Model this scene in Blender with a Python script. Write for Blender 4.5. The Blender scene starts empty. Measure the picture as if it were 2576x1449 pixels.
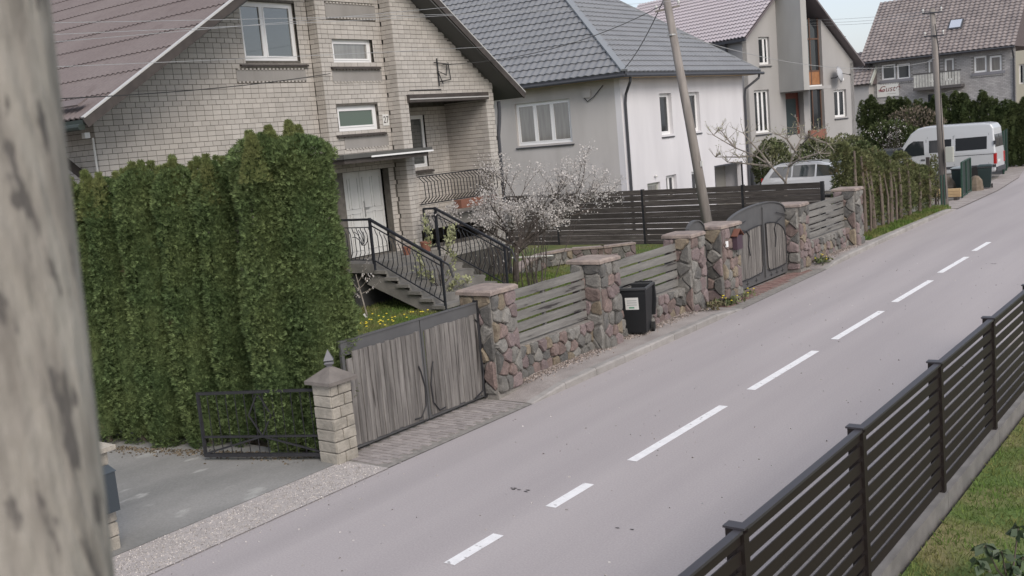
import bpy, bmesh, math, random
import numpy as np
from mathutils import Vector, Matrix

sc = bpy.context.scene
COL = sc.collection
PI = math.pi
R = math.radians

# ------------------------------------------------------------------ camera
CAM = Vector((0, 0, 4.4))
YAW, PITCH, ROLL, FN = R(-37.52), R(8.42), R(5.14), 2.015
_f = Vector((math.sin(YAW) * math.cos(PITCH), math.cos(YAW) * math.cos(PITCH), -math.sin(PITCH)))
_r = Vector((math.cos(YAW), -math.sin(YAW), 0))
_d = _f.cross(_r)
RIGHT = _r * math.cos(ROLL) + _d * math.sin(ROLL)
DOWN = -_r * math.sin(ROLL) + _d * math.cos(ROLL)
FWD = _f
cam = bpy.data.cameras.new('camera')
cam.sensor_width = 36
cam.lens = 36 * FN / 2
cam.clip_start = 0.05
cam.clip_end = 3000
cam.dof.use_dof = True
cam.dof.focus_distance = 19
cam.dof.aperture_fstop = 5
co = bpy.data.objects.new('camera', cam)
COL.objects.link(co)
m = Matrix((RIGHT, -DOWN, -FWD)).transposed().to_4x4()
m.translation = CAM
co.matrix_world = m
sc.camera = co

# ------------------------------------------------------------------ sky and sun
SUN_EL, SUN_AZ = R(38), R(120)      # azimuth clockwise from +Y
w = bpy.data.worlds.new('World')
sc.world = w
w.use_nodes = True
nt = w.node_tree
sky = nt.nodes.new('ShaderNodeTexSky')
sky.sky_type = 'NISHITA'
sky.sun_disc = False
sky.sun_elevation = SUN_EL
sky.sun_rotation = SUN_AZ
sky.air_density = 1.0
sky.dust_density = 2.5
sky.ozone_density = 2.0
bg = nt.nodes['Background']
bg.inputs['Strength'].default_value = 0.12
veil = nt.nodes.new('ShaderNodeMix')
veil.data_type = 'RGBA'
veil.inputs[0].default_value = .5
veil.inputs[7].default_value = (5.6, 5.7, 6.1, 1)      # even white overcast over the whole dome
nt.links.new(sky.outputs[0], veil.inputs[6])
nt.links.new(veil.outputs[2], bg.inputs['Color'])
sun = bpy.data.lights.new('sun', 'SUN')
sun.energy = 1.4
sun.angle = R(30)
sun.color = (1, .92, .83)
so = bpy.data.objects.new('sun', sun)
COL.objects.link(so)
sd = Vector((math.sin(SUN_AZ) * math.cos(SUN_EL), math.cos(SUN_AZ) * math.cos(SUN_EL), math.sin(SUN_EL)))
so.rotation_euler = sd.to_track_quat('Z', 'Y').to_euler()
so.location = (0, 0, 30)
sc.view_settings.view_transform = 'Standard'
sc.view_settings.look = 'None'
sc.view_settings.gamma = 1
sc.view_settings.exposure = 0.55
sc.view_settings.use_curve_mapping = False
sc.cycles.max_bounces = 6
sc.cycles.diffuse_bounces = 3
sc.cycles.glossy_bounces = 3
sc.cycles.transparent_max_bounces = 6
sc.cycles.use_adaptive_sampling = True


# ------------------------------------------------------------------ survey helpers: a sight line met with a known plane
def ray(x, y):
    s = 1288 * FN
    return RIGHT * ((x - 1288) / s) + DOWN * ((y - 724.5) / s) + FWD


def AX(x, y, X):
    d = ray(x, y)
    return CAM + d * (X / d.x)


def AY(x, y, Y):
    d = ray(x, y)
    return CAM + d * (Y / d.y)


def AZ(x, y, z):
    d = ray(x, y)
    return CAM + d * ((z - CAM.z) / d.z)


def AP(x, y, P, n):
    d = ray(x, y)
    return CAM + d * ((Vector(P) - CAM).dot(n) / d.dot(n))


# ------------------------------------------------------------------ materials
MATS = {}


def mat(name, c, c2=None, scale=3, rough=.85, bump=0, bscale=60, metal=0, spec=.35, stretch=(1, 1, 1), isl=0, orand=0,
        lo=.35, hi=.65, fine=.0, fscale=150, trans=0, ior=None, coat=0, spots=None, sscale=8, slo=.66, shi=.72, raw=False):
    if name in MATS:
        return MATS[name]
    M = bpy.data.materials.new(name)
    MATS[name] = M
    M.use_nodes = True
    t = M.node_tree
    N, L = t.nodes, t.links
    b = N['Principled BSDF']
    b.inputs['Roughness'].default_value = rough
    b.inputs['Metallic'].default_value = metal
    b.inputs['Specular IOR Level'].default_value = spec
    if ior:
        b.inputs['IOR'].default_value = ior
    if coat:
        b.inputs['Coat Weight'].default_value = coat
        b.inputs['Coat Roughness'].default_value = .08
    g = N.new('ShaderNodeNewGeometry')
    mp = N.new('ShaderNodeMapping')
    mp.inputs['Scale'].default_value = stretch
    L.new(g.outputs['Position'], mp.inputs['Vector'])

    def noise(sc_, det=4, un=False):
        n = N.new('ShaderNodeTexNoise')
        n.inputs['Scale'].default_value = sc_
        n.inputs['Detail'].default_value = det
        L.new(g.outputs['Position'] if un else mp.outputs[0], n.inputs['Vector'])
        return n.outputs[0]

    def rng_(sock, a, z, o0=0, o1=1):
        r = N.new('ShaderNodeMapRange')
        r.inputs[1].default_value = a
        r.inputs[2].default_value = z
        r.inputs[3].default_value = o0
        r.inputs[4].default_value = o1
        L.new(sock, r.inputs[0])
        return r.outputs[0]

    def mix(f, a, z):
        x = N.new('ShaderNodeMix')
        x.data_type = 'RGBA'
        for s, v in ((0, f), (6, a), (7, z)):
            if isinstance(v, (tuple, list)):
                x.inputs[s].default_value = (*v, 1)
            else:
                L.new(v, x.inputs[s])
        return x.outputs[2]
    col = None
    if c2:
        col = mix(rng_(noise(scale), lo, hi), c, c2)
    if spots:
        col = mix(rng_(noise(sscale, 3), slo, shi), col if col else c, spots)
    val = None
    if isl or orand:
        if isl:
            src = g.outputs['Random Per Island']
            a = isl
        else:
            oi = N.new('ShaderNodeObjectInfo')
            src = oi.outputs['Random']
            a = orand
        val = rng_(src, 0, 1, 1 - a, 1 + a)
    if fine:
        fv = rng_(noise(fscale, 2, raw), .3, .7, 1 - fine, 1 + fine)
        if val:
            mm = N.new('ShaderNodeMath')
            mm.operation = 'MULTIPLY'
            L.new(val, mm.inputs[0])
            L.new(fv, mm.inputs[1])
            val = mm.outputs[0]
        else:
            val = fv
    if val:
        h = N.new('ShaderNodeHueSaturation')
        L.new(val, h.inputs['Value'])
        if col:
            L.new(col, h.inputs['Color'])
        else:
            h.inputs['Color'].default_value = (*c, 1)
        col = h.outputs[0]
    if col:
        L.new(col, b.inputs['Base Color'])
    else:
        b.inputs['Base Color'].default_value = (*c, 1)
    if bump:
        bn = N.new('ShaderNodeBump')
        bn.inputs['Strength'].default_value = bump
        bn.inputs['Distance'].default_value = .02
        L.new(noise(bscale, 5, raw), bn.inputs['Height'])
        L.new(bn.outputs[0], b.inputs['Normal'])
    if trans:
        tr = N.new('ShaderNodeBsdfTranslucent')
        if col:
            L.new(col, tr.inputs['Color'])
        else:
            tr.inputs['Color'].default_value = (*c, 1)
        ms = N.new('ShaderNodeMixShader')
        ms.inputs[0].default_value = trans
        L.new(b.outputs[0], ms.inputs[1])
        L.new(tr.outputs[0], ms.inputs[2])
        L.new(ms.outputs[0], N['Material Output'].inputs['Surface'])
    return M


asphalt = mat('asphalt', (.335, .306, .306), (.395, .361, .358), scale=.9, rough=.92, bump=.25, bscale=90, fine=.08, fscale=45, lo=.3, hi=.7,
              stretch=(1, .07, 1), spots=(.27, .25, .25), sscale=.5, slo=.55, shi=.85, raw=True)
pave = mat('pavement_dirt', (.36, .325, .305), (.28, .25, .235), scale=2.2, rough=.95, bump=.5, bscale=50, fine=.22, fscale=60)
kerbm = mat('kerb_concrete', (.34, .32, .305), (.27, .255, .24), scale=3, rough=.92, bump=.3, fine=.12, orand=.08)
conc = mat('driveway_concrete', (.20, .198, .188), (.275, .268, .255), scale=1.1, rough=.9, bump=.3, bscale=40, fine=.1, fscale=50,
           spots=(.36, .355, .335), sscale=2.6, slo=.62, shi=.70, stretch=(1, .5, 1))
gravel = mat('gravel', (.42, .385, .37), (.37, .34, .325), scale=6, rough=.95, bump=.5, bscale=40, fine=.16, fscale=70)
paverm = mat('paver', (.34, .308, .295), (.29, .262, .252), scale=6, rough=.95, bump=.3, orand=.13, fine=.12)
redpaver = mat('red_paver', (.22, .13, .115), (.27, .19, .17), scale=4, rough=.95, bump=.3, orand=.15, fine=.12)
soil = mat('soil', (.10, .085, .06), (.16, .13, .1), scale=6, rough=1, bump=.6, bscale=30)
lawn = mat('lawn_soil', (.075, .115, .03), (.125, .13, .05), scale=1.6, rough=1, bump=.6, bscale=50, fine=.2, fscale=70)
lawnr = mat('lawn_near', (.11, .165, .045), (.22, .20, .095), scale=1.3, rough=1, bump=.6, bscale=60, fine=.25, fscale=80, lo=.42, hi=.62)
grassm = mat('grass_blades', (.125, .20, .045), (.24, .235, .09), scale=1.4, rough=.8, isl=.35, trans=.3, lo=.4, hi=.65)
paint = mat('road_paint', (.80, .79, .79), (.72, .71, .71), scale=9, rough=.8, fine=.08, spots=(.38, .36, .36), sscale=11, slo=.63, shi=.72)
brickm = mat('silicate_brick', (.42, .392, .36), (.47, .442, .41), scale=1.2, rough=.92, bump=.25, bscale=70, orand=.09, fine=.08, fscale=60)
brickj = mat('silicate_brick_joined', (.42, .392, .36), (.47, .442, .41), scale=1.2, rough=.92, bump=.25, bscale=70, isl=.09, fine=.08, fscale=60)
mortar = mat('dark_mortar', (.10, .09, .08), (.14, .13, .115), scale=8, rough=1)
lightmortar = mat('grey_mortar', (.28, .262, .242), (.20, .188, .172), scale=9, rough=1, bump=.5)
render_grey = mat('grey_render', (.30, .285, .27), (.25, .238, .225), scale=2, rough=.95, bump=.2, fine=.06, stretch=(1, 1, .3))
whitepl = mat('white_frame', (.78, .78, .78), rough=.4, spec=.5)
whitep2 = mat('white_door_paint', (.62, .625, .61), (.56, .56, .545), scale=4, rough=.55, stretch=(1, 1, .3))
darkwood = mat('dark_trim', (.05, .043, .04), (.07, .06, .055), scale=5, rough=.7)
roofred = mat('corrugated_sheet', (.155, .128, .124), (.175, .148, .143), scale=.6, rough=.75, bump=.2, bscale=30, fine=.08, fscale=20, spots=(.13, .105, .1), sscale=2.5, slo=.6, shi=.8)
glass = mat('window_glass', (.035, .045, .048), rough=.04, spec=1.0, ior=1.9)
glassc = mat('window_glass_curtain', (.22, .215, .20), (.16, .155, .145), scale=9, rough=.05, spec=.9, ior=1.8, stretch=(1, 1, .1))
glassd = mat('dark_window_glass', (.02, .024, .028), rough=.05, spec=.6, ior=1.6)
zinc = mat('zinc_strip', (.55, .54, .52), rough=.5, metal=.3)
black = mat('black_metal', (.022, .022, .026), (.03, .03, .033), scale=8, rough=.55)
gatemet = mat('gate_grey_metal', (.10, .10, .102), (.085, .085, .088), scale=3, rough=.6, fine=.05)
oldwood = mat('weathered_boards', (.215, .202, .19), (.11, .102, .097), scale=3.5, rough=.95, bump=.5, bscale=18, stretch=(4, 4, .28), orand=.18, fine=.12, fscale=30,
              spots=(.05, .045, .042), sscale=2.6, slo=.645, shi=.69)
slatwood = mat('weathered_slats', (.22, .213, .20), (.145, .14, .133), scale=3.2, rough=.95, bump=.4, bscale=18, stretch=(4, .3, 4), orand=.10, fine=.12, fscale=30,
               spots=(.05, .045, .045), sscale=3.2, slo=.655, shi=.69)
plankd = mat('dark_stained_planks', (.062, .053, .05), (.095, .083, .078), scale=3, rough=.85, bump=.5, bscale=14, stretch=(.25, 4, 4), orand=.3, fine=.3, fscale=14,
             spots=(.20, .19, .17), sscale=5.5, slo=.70, shi=.78)
fencem = mat('brown_fence_coating', (.020, .015, .014), rough=.55, spec=.25)
fencecap = mat('fence_cap', (.045, .042, .048), rough=.5)
fbase = mat('fence_plinth', (.15, .143, .138), (.20, .19, .182), scale=4, rough=.9, bump=.2)
polem = mat('concrete_pole', (.33, .305, .275), (.19, .172, .155), scale=16, rough=.95, bump=.6, bscale=30, stretch=(1.6, 1.6, .42),
            spots=(.11, .1, .095), sscale=26, slo=.60, shi=.65)
polew = mat('pole_concrete_grey', (.27, .245, .225), (.20, .18, .165), scale=4, rough=.9, bump=.3, stretch=(2, 2, .15))
greywall = mat('grey_plaster', (.51, .49, .475), (.44, .42, .405), scale=1.3, stretch=(1, 1, .25), rough=.95, bump=.1, bscale=120)
whitewall = mat('white_plaster', (.68, .67, .69), (.61, .60, .62), scale=1.1, stretch=(1, 1, .22), rough=.95, bump=.1, bscale=120)
h3wall = mat('pale_render', (.38, .37, .365), (.33, .322, .315), scale=.7, rough=.95, stretch=(1, 1, .3), bump=.1)
tile2 = mat('grey_metal_tile', (.185, .19, .20), (.21, .215, .225), scale=1, rough=.45, spec=.5, fine=.03)
tile3 = mat('mauve_metal_tile', (.42, .38, .40), rough=.25, spec=.6, fine=.03)
tile4 = mat('brown_tile', (.27, .235, .225), (.20, .175, .17), scale=1.2, rough=.7, spec=.4, fine=.12, fscale=12)
gutter = mat('gutter_dark', (.055, .057, .065), rough=.45)
timber = mat('new_timber', (.52, .38, .22), (.44, .31, .18), scale=4, rough=.8, orand=.1)
leaf_thuja = mat('thuja_foliage', (.105, .155, .062), (.155, .20, .08), scale=1.5, rough=.75, isl=.45, trans=.22, spec=.25, spots=(.17, .13, .075), sscale=1.7, slo=.70, shi=.78)
leaf_shoot = mat('thuja_sunlit_new_growth', (.155, .195, .07), (.22, .24, .095), scale=3, rough=.75, isl=.3, trans=.3)  # yellowish new growth, with the sunlit lightness of the tips put into its colour
leaf_thujad = mat('dark_thuja_foliage', (.055, .078, .030), (.085, .105, .042), scale=.8, rough=.8, isl=.45, trans=.15, spec=.2)
leaf_ever = mat('evergreen_leaves', (.085, .115, .045), (.16, .165, .085), scale=1.3, rough=.6, isl=.5, trans=.2)
leaf_road = mat('roadside_thuja_foliage', (.15, .155, .07), (.10, .125, .05), scale=1.2, rough=.8, isl=.5, trans=.22, spots=(.13, .10, .055), sscale=2, slo=.58, shi=.7)
leaf_young = mat('young_leaves', (.30, .32, .16), (.42, .43, .27), scale=6, rough=.7, isl=.3, trans=.3)
leaf_rhodo = mat('rhododendron_leaves', (.055, .085, .045), (.09, .12, .065), scale=5, rough=.4, isl=.4, trans=.1)
blossom = mat('white_blossom', (.68, .65, .63), (.55, .52, .50), scale=5, rough=.8, isl=.15, trans=.35)
bark = mat('dark_bark', (.06, .05, .045), (.10, .085, .075), scale=12, rough=1, bump=.6, bscale=30)
barkg = mat('grey_bark', (.30, .27, .235), (.19, .165, .14), scale=12, rough=1, bump=.6, bscale=30)
barkr = mat('red_brown_bark', (.115, .09, .075), (.17, .14, .12), scale=9, rough=1, bump=.6, stretch=(1, 1, .2))
granites = [mat('pink_granite', (.205, .155, .142), (.15, .115, .105), scale=7, rough=.9, bump=.6, bscale=30, orand=.18, fine=.2, fscale=45),
            mat('grey_granite', (.21, .20, .185), (.15, .145, .135), scale=7, rough=.9, bump=.6, bscale=30, orand=.18, fine=.2, fscale=45),
            mat('dark_granite', (.095, .093, .09), (.135, .13, .122), scale=7, rough=.9, bump=.6, bscale=30, orand=.2, fine=.2, fscale=45),
            mat('ochre_granite', (.23, .195, .145), (.18, .145, .11), scale=7, rough=.9, bump=.6, bscale=30, orand=.15, fine=.2, fscale=45),
            mat('mauve_granite', (.17, .135, .135), (.21, .165, .16), scale=7, rough=.9, bump=.6, bscale=30, orand=.18, fine=.2, fscale=45)]
capstone = mat('pink_cap_slab', (.33, .27, .235), (.22, .18, .165), scale=6, rough=.85, bump=.3, fine=.15, fscale=60)
splitblock = mat('split_block', (.36, .33, .285), (.27, .25, .215), scale=6, rough=.95, bump=.8, bscale=24, orand=.1, fine=.15)
binm = mat('black_plastic', (.012, .013, .015), rough=.5, spec=.4)
labelm = mat('paper_label', (.62, .62, .6), rough=.6)
greenink = mat('green_print', (.10, .30, .20), rough=.6)
silver = mat('silver_car_paint', (.62, .64, .66), rough=.3, metal=.35, spec=.5, coat=.6)
vanpaint = mat('silver_van_paint', (.55, .565, .58), rough=.35, metal=.25, spec=.5, coat=.5)
rubber = mat('rubber', (.02, .02, .02), rough=.85)
bumperm = mat('grey_bumper', (.05, .052, .058), rough=.6)
redlamp = mat('red_lamp', (.35, .02, .02), rough=.2)
steelm = mat('steel', (.45, .45, .45), rough=.35, metal=.8)
redwood = mat('red_brown_door', (.19, .07, .05), (.15, .05, .04), scale=5, rough=.6)
orangew = mat('orange_wood', (.33, .16, .075), (.28, .13, .06), scale=5, rough=.6)
greenmesh = mat('green_fence_steel', (.025, .06, .045), rough=.55)
tarp = mat('dark_green_screen', (.030, .045, .040), (.022, .034, .030), scale=2, rough=.9)
terracotta = mat('terracotta', (.22, .10, .07), rough=.9)
inkm = mat('dark_ink', (.05, .035, .035), rough=.7)
redink = mat('dull_red_print', (.30, .08, .09), rough=.7)
insul = mat('white_insulator', (.6, .6, .58), rough=.3)
wirem = mat('dark_wire', (.03, .03, .03), rough=.6)
wirel = mat('aluminium_wire', (.42, .42, .42), rough=.5, metal=.5)
yellowfl = mat('dandelion', (.65, .52, .05), rough=.8)
boulderm = mat('boulder_stone', (.15, .12, .09), (.20, .165, .13), scale=5, rough=.95, bump=.6)
graybox = mat('grey_enamel', (.40, .41, .37), rough=.5)
anthra = mat('anthracite_enamel', (.045, .055, .065), rough=.45)

# ------------------------------------------------------------------ objects
ORG = {}


def tag(o, label=None, cat=None, group=None, kind=None):
    if label:
        o['label'] = label
    if cat:
        o['category'] = cat
    if group:
        o['group'] = group
    if kind:
        o['kind'] = kind
    return o


def thing(name, label, cat, loc=(0, 0, 0), group=None, rotz=0):
    o = bpy.data.objects.new(name, None)
    o.empty_display_size = .2
    COL.objects.link(o)
    o.location = loc
    o.rotation_euler = (0, 0, rotz)
    ORG[o.name] = Vector(loc)
    return tag(o, label, cat, group)


def link(name, me, parent=None, loc=None, rot=None, scale=None):
    o = bpy.data.objects.new(name, me)
    COL.objects.link(o)
    if parent:
        o.parent = parent
        ORG[o.name] = ORG[parent.name]
    else:
        ORG[o.name] = Vector((0, 0, 0))
    if loc is not None:
        o.location = Vector(loc) - (ORG[parent.name] if parent else Vector((0, 0, 0)))
        ORG[o.name] = Vector(loc)
    if rot is not None:
        o.rotation_euler = rot
    if scale is not None:
        o.scale = scale
    return o


class MB:
    def __init__(s):
        s.v, s.f, s.m = [], [], []

    def add(s, vs, fs, mi=0):
        o = len(s.v)
        s.v += [tuple(v) for v in vs]
        s.f += [tuple(i + o for i in f) for f in fs]
        s.m += [mi] * len(fs)
        return s

    def obox(s, c, a, b, d, mi=0):
        c, a, b, d = Vector(c), Vector(a), Vector(b), Vector(d)
        vs = [c + a * i + b * j + d * k for k in (-1, 1) for j in (-1, 1) for i in (-1, 1)]
        return s.add(vs, [(0, 2, 3, 1), (4, 5, 7, 6), (0, 1, 5, 4), (2, 6, 7, 3), (0, 4, 6, 2), (1, 3, 7, 5)], mi)

    def box(s, x0, x1, y0, y1, z0, z1, mi=0):
        return s.obox(((x0 + x1) / 2, (y0 + y1) / 2, (z0 + z1) / 2), ((x1 - x0) / 2, 0, 0), (0, (y1 - y0) / 2, 0), (0, 0, (z1 - z0) / 2), mi)

    def bar(s, p, q, w, h, side=None, mi=0):
        p, q = Vector(p), Vector(q)
        a = q - p
        u = a.normalized()
        sd_ = Vector(side) if side is not None else (u.cross(Vector((0, 0, 1))) if abs(u.z) < .95 else Vector((1, 0, 0)))
        sd_ = (sd_ - u * sd_.dot(u)).normalized()
        up = sd_.cross(u)
        return s.obox((p + q) / 2, a / 2, sd_ * w / 2, up * h / 2, mi)

    def tube(s, pts, r, n=6, mi=0):
        pts = [Vector(p) for p in pts]
        k = len(pts)
        rs = r if isinstance(r, (list, tuple)) else [r] * k
        vs, fs = [], []
        pu = None
        for i, p in enumerate(pts):
            t = (pts[min(i + 1, k - 1)] - pts[max(i - 1, 0)]).normalized()
            if pu is None:
                pu = t.orthogonal().normalized()
            pu = (pu - t * pu.dot(t))
            pu = pu.normalized() if pu.length > 1e-5 else t.orthogonal().normalized()
            b = t.cross(pu)
            for j in range(n):
                a = 2 * PI * j / n
                vs.append(p + (pu * math.cos(a) + b * math.sin(a)) * rs[i])
        for i in range(k - 1):
            for j in range(n):
                fs.append((i * n + j, i * n + (j + 1) % n, (i + 1) * n + (j + 1) % n, (i + 1) * n + j))
        fs.append(tuple(range(n))[::-1])
        fs.append(tuple((k - 1) * n + j for j in range(n)))
        return s.add(vs, fs, mi)

    def prism(s, poly, d, mi=0):
        poly = [Vector(p) for p in poly]
        d = Vector(d)
        n = len(poly)
        fs = [tuple(range(n))[::-1], tuple(range(n, 2 * n))] + [(i, (i + 1) % n, n + (i + 1) % n, n + i) for i in range(n)]
        return s.add(poly + [p + d for p in poly], fs, mi)

    def loft(s, rings, mi=0, cap=True):
        n = len(rings[0])
        vs = [v for r_ in rings for v in r_]
        fs = []
        for i in range(len(rings) - 1):
            for j in range(n):
                fs.append((i * n + j, i * n + (j + 1) % n, (i + 1) * n + (j + 1) % n, (i + 1) * n + j))
        if cap:
            fs.append(tuple(range(n))[::-1])
            fs.append(tuple((len(rings) - 1) * n + j for j in range(n)))
        return s.add(vs, fs, mi)

    def lathe(s, c, prof, n=16, axis=(0, 0, 1), mi=0, ex=1, ey=1):
        c, ax = Vector(c), Vector(axis).normalized()
        u = ax.orthogonal().normalized() if abs(ax.z) < .99 else Vector((1, 0, 0))
        b = ax.cross(u)
        return s.loft([[c + ax * h + (u * math.cos(2 * PI * j / n) * ex + b * math.sin(2 * PI * j / n) * ey) * r_ for j in range(n)] for r_, h in prof], mi)

    def mesh(s, name, mats, off=Vector((0, 0, 0)), smooth=False):
        me = bpy.data.meshes.new(name)
        me.from_pydata([tuple(Vector(v) - off) for v in s.v], [], s.f)
        for m_ in (mats if isinstance(mats, (list, tuple)) else [mats]):
            me.materials.append(m_)
        if len(set(s.m)) > 1:
            me.polygons.foreach_set('material_index', s.m)
        bm = bmesh.new()
        bm.from_mesh(me)
        bmesh.ops.recalc_face_normals(bm, faces=bm.faces)
        bm.to_mesh(me)
        bm.free()
        if smooth:
            me.polygons.foreach_set('use_smooth', [True] * len(me.polygons))
        me.update()
        return me

    def build(s, name, mats, parent=None, smooth=False, bevel=0, seg=2):
        off = ORG[parent.name] if parent else Vector((0, 0, 0))
        o = link(name, s.mesh(name, mats, off, smooth), parent)
        if bevel:
            b = o.modifiers.new('bevel', 'BEVEL')
            b.width = bevel
            b.segments = seg
            b.limit_method = 'ANGLE'
            b.angle_limit = R(35)
        return o


def single(name, mb, mats, label, cat, group=None, base=None, **k):
    """a thing that is one mesh, origin at its base"""
    vs = np.array(mb.v)
    b = Vector(base) if base is not None else Vector((vs[:, 0].mean(), vs[:, 1].mean(), vs[:, 2].min()))
    o = link(name, mb.mesh(name, mats, b, k.get('smooth', False)))
    o.location = b
    ORG[o.name] = b
    if k.get('bevel'):
        bb = o.modifiers.new('bevel', 'BEVEL')
        bb.width = k['bevel']
        bb.segments = 2
        bb.limit_method = 'ANGLE'
    return tag(o, label, cat, group)


def struct(name, mb, mats, parent=None, **k):
    o = mb.build(name, mats, parent, **k)
    if not parent:
        o['kind'] = 'structure'
    return o


def piece(name, me, loc, parent, rot=None, scale=None):
    return link(name, me, parent, loc, rot, scale)


def unit_box(name, sx, sy, sz, m_, jit=0, seed=0):
    rr = random.Random(seed)
    b = MB().box(-sx / 2, sx / 2, -sy / 2, sy / 2, -sz / 2, sz / 2)
    if jit:
        b.v = [tuple(c + rr.uniform(-jit, jit) for c in v) for v in b.v]
    return b.mesh(name, m_)


def np_mesh(name, V, F, m_, parent=None, smooth=False):
    """V (n,3) world, F (k,q) constant-size faces"""
    off = np.array(ORG[parent.name]) if parent else np.zeros(3)
    me = bpy.data.meshes.new(name)
    n, k, q = len(V), len(F), F.shape[1]
    me.vertices.add(n)
    me.vertices.foreach_set('co', (V - off).astype(np.float32).ravel())
    me.loops.add(k * q)
    me.loops.foreach_set('vertex_index', F.astype(np.int32).ravel())
    me.polygons.add(k)
    me.polygons.foreach_set('loop_start', np.arange(0, k * q, q, dtype=np.int32))
    me.polygons.foreach_set('loop_total', np.full(k, q, dtype=np.int32))
    if smooth:
        me.polygons.foreach_set('use_smooth', np.ones(k, dtype=bool))
    me.materials.append(m_)
    me.update(calc_edges=True)
    me.validate()
    return link(name, me, parent)


RS = np.random.RandomState(11)
T_SPRAY = (np.array([[0, 0, 0], [.16, .35, .05], [0, 1, .12], [-.16, .35, .05],
                     [.05, .1, 0], [.42, .38, .08], [.55, .85, .2], [.22, .5, .05],
                     [-.05, .1, 0], [-.22, .5, .05], [-.55, .85, .2], [-.42, .38, .08]]), np.array([[0, 1, 2, 3], [4, 5, 6, 7], [8, 9, 10, 11]]))
T_LEAF = (np.array([[0, 0, 0], [.32, .5, .08], [0, 1, 0], [-.32, .5, .08]]), np.array([[0, 1, 2, 3]]))
T_HEX = (np.array([[math.cos(a) * .5, math.sin(a) * .5, (.12 if i % 2 else 0)] for i, a in enumerate(np.linspace(0, 2 * PI, 7)[:6])]), np.array([[0, 1, 2, 3], [0, 3, 4, 5]]))
T_BLADE = (np.array([[-.09, 0, 0], [.09, 0, 0], [.05, .6, .12], [0, 1, .35]]), np.array([[0, 1, 2, 3]]))


def scatter(name, P, Nn, S, tmpl, m_, parent, up=(0, 0, 1), jit=.5, kind=None):
    """leaf-sized faces at P, growing along direction 'up' mixed with the outward normal Nn"""
    T, F = tmpl
    n = len(P)
    d = np.array(up) + Nn * .9 + RS.normal(0, jit, (n, 3))
    d /= np.linalg.norm(d, axis=1, keepdims=True)
    o = Nn + RS.normal(0, jit, (n, 3))
    b = np.cross(d, o)
    b /= np.linalg.norm(b, axis=1, keepdims=True) + 1e-9
    nn = np.cross(b, d)
    S = np.asarray(S).reshape(-1, 1, 1)
    V = P[:, None, :] + S * (T[None, :, 0, None] * b[:, None, :] + T[None, :, 1, None] * d[:, None, :] + T[None, :, 2, None] * nn[:, None, :])
    FF = (F[None] + (np.arange(n) * len(T))[:, None, None]).reshape(-1, F.shape[1])
    o_ = np_mesh(name, V.reshape(-1, 3), FF, m_, parent)
    if kind:
        o_['kind'] = kind
    return o_


# ------------------------------------------------------------------ ground, road, pavements
EDGE = [(-9.93, -20), (-9.93, 5), (-9.93, 16), (-9.97, 20), (-10.15, 27), (-10.33, 33), (-10.43, 38), (-10.45, 44), (-10.55, 50), (-11.05, 57), (-13, 70), (-22, 100), (-40, 140)]


def edge(y):
    for (x0, y0), (x1, y1) in zip(EDGE, EDGE[1:]):
        if y0 <= y <= y1:
            return x0 + (x1 - x0) * (y - y0) / (y1 - y0)
    return EDGE[-1][0]


def strip(fa, fb, ys, z):
    b = MB()
    for y0, y1 in zip(ys, ys[1:]):
        b.add([(fa(y0), y0, z), (fb(y0), y0, z), (fb(y1), y1, z), (fa(y1), y1, z)], [(0, 1, 2, 3)])
    return b


struct('ground', MB().add([(-600, -600, -.06), (600, -600, -.06), (600, 900, -.06), (-600, 900, -.06)], [(0, 1, 2, 3)]), soil)
YS = [-20, 0, 5, 10, 16, 20, 24, 27, 30, 33, 36, 38, 41, 44, 47, 50, 53, 57, 63, 70, 85, 100, 140]
road = struct('road', strip(edge, lambda y: edge(y) + 5.95, YS, 0), asphalt)
struct('pavement', strip(lambda y: edge(y) + 5.95, lambda y: -3.1 if y < 60 else edge(y) + 7.6, YS, .012), pave)
struct('verge_gravel', strip(lambda y: -10.78, lambda y: edge(y) + .02, [-3, 0, 4.2, 6, 8, 9.75], .012), gravel)
struct('driveway', MB().add([(-30, -3, .016), (-10.78, -3, .016), (-10.78, 9.75, .016), (-30, 9.75, .016)], [(0, 1, 2, 3)]), conc)
# painted centre line, dash by dash
dash_mesh = {}
for (x0, y0, x1, y1) in [(1133, 1419, 1252, 1344), (1390, 1276, 1478, 1216), (1597, 1160, 1814, 1020), (1899, 981, 2043, 882), (2110, 854, 2208, 782), (2263, 760, 2330, 705), (2376, 686, 2422, 646), (2458, 631, 2481, 609)]:
    a, c = AZ(x0, y0, .004), AZ(x1, y1, .004)
    xm = (a.x + c.x) / 2
    b = MB().add([(xm - .075, a.y, .004), (xm + .075, a.y, .004), (xm + .07, c.y, .004), (xm - .08, c.y, .004)], [(0, 1, 2, 3)])
    b.build('centre_line_dash', paint, road)
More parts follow.
